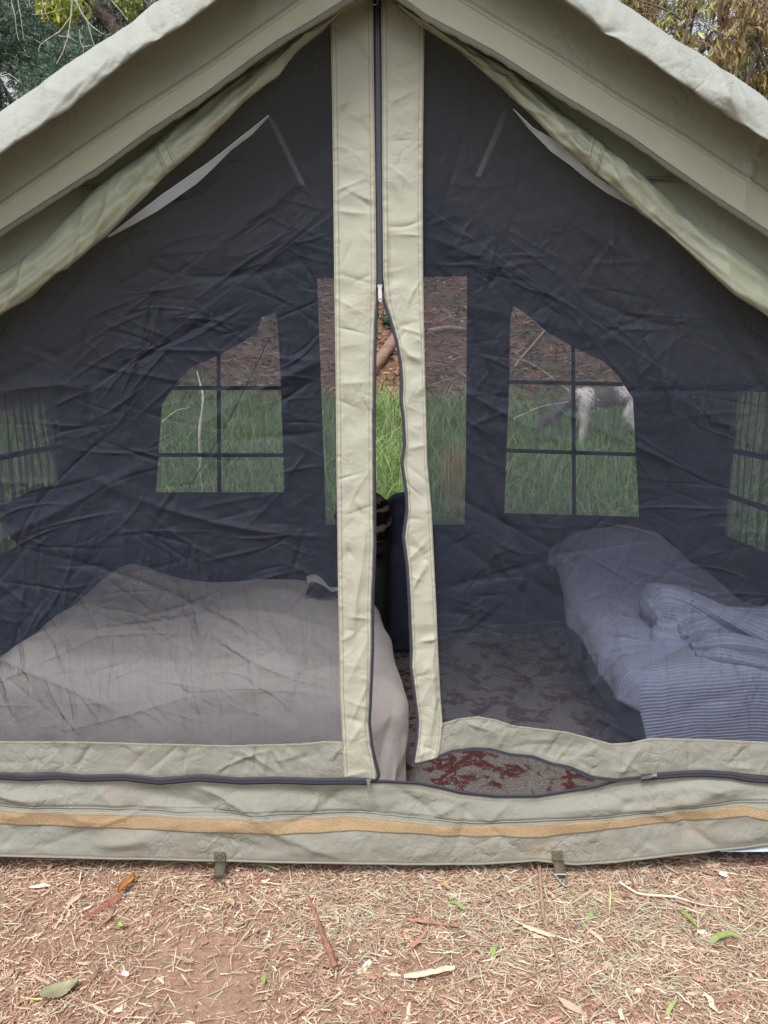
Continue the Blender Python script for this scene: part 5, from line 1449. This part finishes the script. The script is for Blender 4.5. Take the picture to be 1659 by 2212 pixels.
clump_tree('dark_evergreen', (x, 12.0, gz_at(x, 12.0)), [((0, 0, -.1), .12), ((.05, 0, 2), .1), ((0, .05, 4.5), .03)],
           [(C_(1450, 40, 12), (.8, .7, .5), 700, DARK_GREEN), (C_(1400, -40, 12), (1.0, .8, .6), 800, DARK_GREEN), (C_(1560, 110, 12), (.7, .6, .5), 600, DARK_GREEN), (C_(1640, 30, 12.2), (.6, .6, .5), 450, DARK_GREEN), (C_(1300, -60, 12.2), (.9, .7, .6), 700, DARK_GREEN)],
           'dark evergreen behind the tangled twigs of the yellow tree', seed=8)

# ------------------------------------------------------------------ ground litter before the tent
def edge_y(x): return np.interp(x, *np.array([(on_ground(np.array(float(a)), np.array(float(b)))[0], on_ground(np.array(float(a)), np.array(float(b)))[1]) for a, b in SI_B]).T)
def bare(x, y):
    g = fbm(x * 2.6, y * 2.6, 901, 3)
    q = .55 * np.exp(-(((x + .40) / .20) ** 2 + ((y - 1.34) / .10) ** 2)) + .45 * np.exp(-(((x + .28) / .1) ** 2 + ((y - 1.22) / .06) ** 2)) + .5 * np.exp(-(((x - .12) / .10) ** 2 + ((y - 1.33) / .06) ** 2)) + .6 * np.exp(-(((x + .72) / .15) ** 2 + ((y - 1.38) / .07) ** 2))
    return g * .5 + q
def strawm(x, y):
    return np.exp(-(((x - .22) / .42) ** 2 + ((y - 1.50) / .11) ** 2)) + .9 * np.exp(-(((x - .50) / .38) ** 2 + ((y - 1.36) / .15) ** 2)) + .4 * np.exp(-(((x + .12) / .10) ** 2 + ((y - 1.45) / .10) ** 2)) + .09
def litter_pos(thr, soft, hmax, straw=False):
    def f(r, n):
        x = r.uniform(-1.55, 1.55, n); y = r.uniform(.70, 1.74, n)
        k = r.random(n)
        if straw: keep = k < strawm(x, y)
        else: keep = bare(x, y) + (k - .5) * soft < thr
        keep &= y < edge_y(x) + .02
        x, y = x[keep], y[keep]
        return np.stack([x, y, ground_z(x, y) + r.random(len(x)) ** 1.5 * hmax + .0005], -1)
    return f
TAN = [(.46, .32, .22), (.50, .375, .27), (.38, .245, .17), (.29, .175, .123), (.55, .44, .33), (.41, .29, .205), (.33, .195, .143), (.35, .185, .132)]
V, Fc, C = shards(64000, litter_pos(.40, .75, .008), (.008, .027), (.0013, .0042), (.001, .003), TAN, 21, .16, .012)
mesh_obj('wood_chips', V, Fc, M['litter'], col=C, smooth=False, kind='stuff')
V, Fc, C = shards(1500, litter_pos(.26, .5, .009), (.022, .045), (.006, .012), (.002, .005), TAN, 22, .14, .02)
mesh_obj('bark_chips', V, Fc, M['litter'], col=C, smooth=False, kind='stuff')
V, Fc, C = shards(16000, litter_pos(.5, .8, .006), (.004, .011), (.001, .003), (.001, .002), TAN, 23, .2)
mesh_obj('wood_crumbs', V, Fc, M['litter'], col=C, smooth=False, kind='stuff')
STRAW = [(.50, .43, .31), (.43, .37, .27), (.39, .36, .255), (.55, .49, .375), (.33, .32, .21), (.44, .335, .235)]
V, Fc, C = shards(36000, litter_pos(0, 0, .012, True), (.02, .068), (.0011, .0026), (.0008, .0016), STRAW, 24, .10, .018)
mesh_obj('straw', V, Fc, M['litter'], col=C, smooth=False, kind='stuff')
V, Fc, C = shards(12000, litter_pos(.34, .8, .010), (.02, .06), (.001, .002), (.0008, .0014), [(.55, .40, .28), (.60, .47, .34), (.42, .26, .18), (.35, .17, .12)], 25, .12, .03)
mesh_obj('pine_needles', V, Fc, M['litter'], col=C, smooth=False, kind='stuff')

def gp(px, py, h=.012):
    p = on_ground(np.array(float(px)), np.array(float(py)), .006); p[2] = ground_z(p[0], p[1]) + h; return p
def single_stick(name, pts, r, col, lab, cat, seed, group=None):
    limb(name, [gp(*p) for p in pts], r, col, lab=lab, cat=cat, n=7, seed=seed, group=group)
single_stick('stick', [(662, 1938), (678, 1968), (698, 2020), (714, 2062), (726, 2092)], [.003, .0045, .005, .007, .005], (.26, .13, .095), 'long reddish brown stick thickest at its lower end', 'stick', 1, 'sticks on the ground')
single_stick('stick', [(1164, 1868), (1168, 1920), (1173, 1985), (1190, 2030), (1203, 2070), (1212, 2130)], [.0045, .0045, .004, .0035, .003], (.30, .20, .13), 'thin brown twig running from the right peg loop to the front', 'stick', 2, 'sticks on the ground')
single_stick('stick', [(1355, 1866), (1362, 1900), (1378, 1935)], [.003, .003, .002], (.28, .19, .12), 'short brown twig starting at the right part of the sill', 'stick', 3, 'sticks on the ground')
single_stick('stick', [(878, 1988), (925, 1996), (990, 2004)], [.0035, .004, .003], (.30, .15, .11), 'short reddish stick lying level left of the long twig', 'stick', 4, 'sticks on the ground')
def forked():
    t = empty('forked_straw', tuple(gp(1375, 1940, 0)), label='pale forked dry grass stem lying right of the peg ring', cat='stem')
    limb('stem', [gp(1338, 1912), gp(1378, 1938), gp(1455, 1941)], [.0026, .003, .0026], (.56, .48, .38), t, n=6, seed=1)
    limb('branch', [gp(1455, 1941), gp(1490, 1924)], [.0022, .0012], (.56, .48, .38), t, n=5, seed=2)
    limb('branch', [gp(1455, 1941), gp(1520, 1962), gp(1582, 1970)], [.0022, .0018, .001], (.56, .48, .38), t, n=5, seed=3)
forked()
def slab(name, a, b, w, th, col, lab, cat, seed):
    A, B = gp(*a, .014), gp(*b, .014); ax = B - A; L = np.linalg.norm(ax); ax /= L
    sd = np.cross([0, 0, 1.0], ax); sd /= np.linalg.norm(sd); r = np.random.default_rng(seed)
    s = np.linspace(0, L, 14); V = []
    for i, q in enumerate(s):
        k = w / 2 * (1 + .25 * r.normal() * .6) * (0.35 + .65 * min(1, i / 2, (13 - i) / 2))
        o_ = sd * r.normal() * w * .08
        V.append([A + ax * q + o_ - sd * k, A + ax * q + o_ - sd * k * .6 + [0, 0, th], A + ax * q + o_ + [0, 0, th * r.uniform(.7, 1.2)], A + ax * q + o_ + sd * k * .6 + [0, 0, th], A + ax * q + o_ + sd * k])
    V = np.array(V); C = np.array(col) * r.uniform(.85, 1.15, (70, 1))
    mesh_obj(name, V, grid_faces(14, 5), M['litter'], base=tuple(A), col=C, smooth=False, label=lab, cat=cat)
slab('wood_splinter', (872, 2117), (982, 2096), .013, .005, (.58, .44, .31), 'large pale wood splinter near the bottom centre', 'wood chip', 1)
slab('bark_strip', (886, 2055), (922, 2018), .008, .004, (.40, .20, .13), 'reddish bark strip standing out on bare soil below centre', 'bark', 2)
slab('wood_chip', (1130, 2009), (1198, 2030), .010, .004, (.55, .40, .28), 'tan wood chip lying against the long twig', 'wood chip', 3)
slab('pebble', (1553, 1893), (1570, 1899), .011, .005, (.70, .62, .58), 'small white pebble on chips below the right end of sill', 'pebble', 4)
slab('paper_scrap', (266, 2107), (279, 2112), .010, .003, (.78, .72, .64), 'tiny white paper scrap on the chips left of centre', 'scrap', 5)
def leaf_thing(name, a, b, w, col, lab, seed, curl=.5, stem=None, stemcol=None, cat='leaf', serr=0):
    t = empty(name, tuple(gp(*a, 0)), label=lab, cat=cat)
    A, B = gp(*a, .014), gp(*b, .014); ax = B - A; L = np.linalg.norm(ax); ax /= L; sd = np.cross([0, 0, 1.0], ax); sd /= np.linalg.norm(sd)
    nu, nv = 26, 11; s = np.linspace(0, 1, nu)[:, None]; v = np.linspace(-1, 1, nv)[None, :]
    hw = w / 2 * np.sin(np.pi * np.clip(s * .96 + .02, 0, 1) ** .8) ** .8
    hw = hw * (1 + serr * (np.abs(((s * 14) % 1) - .5) - .25))
    P = A + ax * (s * L)[..., None] + sd * (hw * v * (1 - .25 * curl * v ** 2))[..., None]
    z = curl * w * .35 * v ** 2 + .004 * np.sin(s * 5 + seed) + .0016 * np.abs(np.sin((s * 9 - np.abs(v) * 1.5) * math.pi)) + .006 * (1 - np.abs(v)) * 0
    P = P + np.array([0, 0, 1.0]) * (z + 0 * hw)[..., None]
    r = np.random.default_rng(seed); k = 1 + .18 * fbm(s * 8 + 0 * v, v * 3 + 0 * s, seed) - .12 * np.exp(-(v / .12) ** 2)
    C = (np.array(col) * k[..., None]).reshape(-1, 3)
    o = mesh_obj('blade', P, grid_faces(nu, nv), M['leaf'], t, col=C); solid(o, .0004, 0)
    if stem:
        limb('stalk', [gp(*p, .010) for p in stem], [.0018, .0014, .0010], stemcol, t, n=5, seed=seed)
leaf_thing('dry_leaf', (257, 1943), (292, 1898), .026, (.52, .24, .085), 'curled orange brown dry leaf lying on chips at left', 1, 1.0)
leaf_thing('fallen_leaf', (88, 2161), (170, 2126), .042, (.33, .31, .19), 'grey green fallen leaf with yellow stalk at lower left', 2, .25, [(92, 2160), (70, 2162), (45, 2158)], (.52, .50, .20), serr=.25)
leaf_thing('green_leaf', (256, 2002), (268, 2014), .012, (.34, .46, .12), 'tiny bright green leaf on soil at left', 3, .6)
leaf_thing('tan_leaf', (492, 1945), (505, 1966), .018, (.55, .41, .24), 'small tan leaf with ribs left of the long stick', 4, .4, serr=.3)
leaf_thing('pale_blade', (533, 1871), (606, 1887), .008, (.36, .42, .24), 'pale green grass blade lying at the sill right of left loop', 5, .3, cat='grass blade')
leaf_thing('brown_leaf', (952, 1918), (972, 1926), .016, (.50, .30, .15), 'small orange leaf in straw left of the peg ring', 6, .5)
def blade_thing(pts, w, lab, seed, col=(.25, .32, .10)):
    P = np.array([gp(x, y, h) for x, y, h in pts]); s = np.linspace(0, len(P) - 1, 16)
    p = smooth1(np.stack([np.interp(s, np.arange(len(P)), P[:, k]) for k in range(3)], -1), 2)
    t = np.gradient(p, axis=0); t /= np.linalg.norm(t, axis=1)[:, None]; sd = np.cross(t, [0, -.5, 1.0]); sd /= np.linalg.norm(sd, axis=1)[:, None]
    hw = w / 2 * np.sin(np.linspace(.35, math.pi - .02, 16))[:, None]
    V = np.stack([p - sd * hw, p + np.array([0, 0, -.0012]), p + sd * hw], 1)
    C = np.array(col) * np.random.default_rng(seed).uniform(.85, 1.15, (48, 1))
    o = mesh_obj('grass_blade', V, grid_faces(16, 3), M['blade'], base=tuple(P[0]), col=C, label=lab, cat='grass blade', group='green grass blades in the straw')
blade_thing([(1460, 1962, .0), (1470, 1978, .02), (1495, 2000, .02), (1514, 2016, .012)], .008, 'bright green blade pointing down right, in straw right of the twig', 1)
blade_thing([(1530, 2048, .0), (1545, 2038, .02), (1575, 2034, .026), (1612, 2044, .016)], .011, 'widest bright green blade, arched, near the right edge', 2)
blade_thing([(1434, 2196, .0), (1450, 2182, .016), (1464, 2168, .02)], .007, 'green blade by itself near the bottom right of the ground', 3, (.34, .42, .14))
blade_thing([(1060, 2072, .0), (1068, 2056, .02), (1077, 2046, .02)], .008, 'short green blade on bare soil just right of centre', 4)
blade_thing([(1272, 1994, .0), (1276, 1984, .018), (1280, 1972, .02)], .009, 'stubby green blade right of the long twig', 5)
blade_thing([(968, 1952, .01), (985, 1960, .018), (1006, 1976, .014)], .008, 'green blade half under straw left of the twig', 6, (.26, .36, .10))
blade_thing([(1316, 1974, .0), (1318, 1950, .03), (1312, 1925, .04)], .004, 'thin upright yellow green blade between twig and forked stem', 7, (.44, .46, .18))
blade_thing([(566, 2128, .0), (570, 2118, .016), (573, 2108, .02)], .008, 'small green blade among chips below the left peg loop', 8)
# reddish conifer sprigs
def sprig(a, b, n, L, col, lab, seed, group='dry conifer sprigs'):
    A, B = gp(*a, .012), gp(*b, .014); ax = B - A; ax /= np.linalg.norm(ax); sd = np.cross([0, 0, 1.0], ax); mb = MB(); r = np.random.default_rng(seed)
    pts = [A + (B - A) * q + sd * .006 * math.sin(q * 3 + seed) for q in np.linspace(0, 1, 8)]
    mb.tube(pts, np.linspace(.0013, .0006, 8), 5, tuple(np.array(col) * .7))
    for i in range(n):
        q = i / n; p = A + (B - A) * q + sd * .006 * math.sin(q * 3 + seed)
        for s_ in (-1, 1):
            d = ax * .75 + sd * s_ * .7 + np.array([0, 0, r.normal() * .15]); l = L * (1 - .45 * q) * r.uniform(.8, 1.1)
            mb.tube([p, p + d * l * .5, p + d * l + np.array([0, 0, -.001])], [.0008, .0008, .0003], 3, tuple(np.array(col) * r.uniform(.75, 1.25)))
    return mb.build('dry_sprig', M['litter'], base=tuple(A), usecol=True, label=lab, cat='sprig', group=group)
sprig((258, 1938), (186, 1988), 24, .020, (.40, .17, .11), 'largest reddish dry conifer sprig, at the foot of orange leaf', 1)
sprig((300, 1893), (262, 1900), 12, .016, (.56, .42, .30), 'pale dry conifer sprig above the orange leaf', 2)
RS = np.random.default_rng(77)
SP = [(610, 1935, 'small dry sprig just left of the long reddish stick'), (420, 2075, 'small dry sprig on bare soil left of centre'), (700, 2140, 'small dry sprig below the end of the long stick'), (1180, 2160, 'small dry sprig near the front end of the long twig'),
      (1320, 2085, 'small dry sprig among straw left of the arched green blade'), (75, 1960, 'small dry sprig at the far left on the chips'), (330, 2190, 'small dry sprig at the bottom edge right of the grey green leaf'), (820, 2180, 'small dry sprig under the large pale splinter')]
for i, (px, py, lab) in enumerate(SP):
    a = RS.uniform(0, 6.28); d = 22
    sprig((px, py), (px + d * math.cos(a) * 1.4, py + d * math.sin(a) * .8), 14, .013, TAN[i % 8], lab, 100 + i, 'small dry sprigs among the chips')
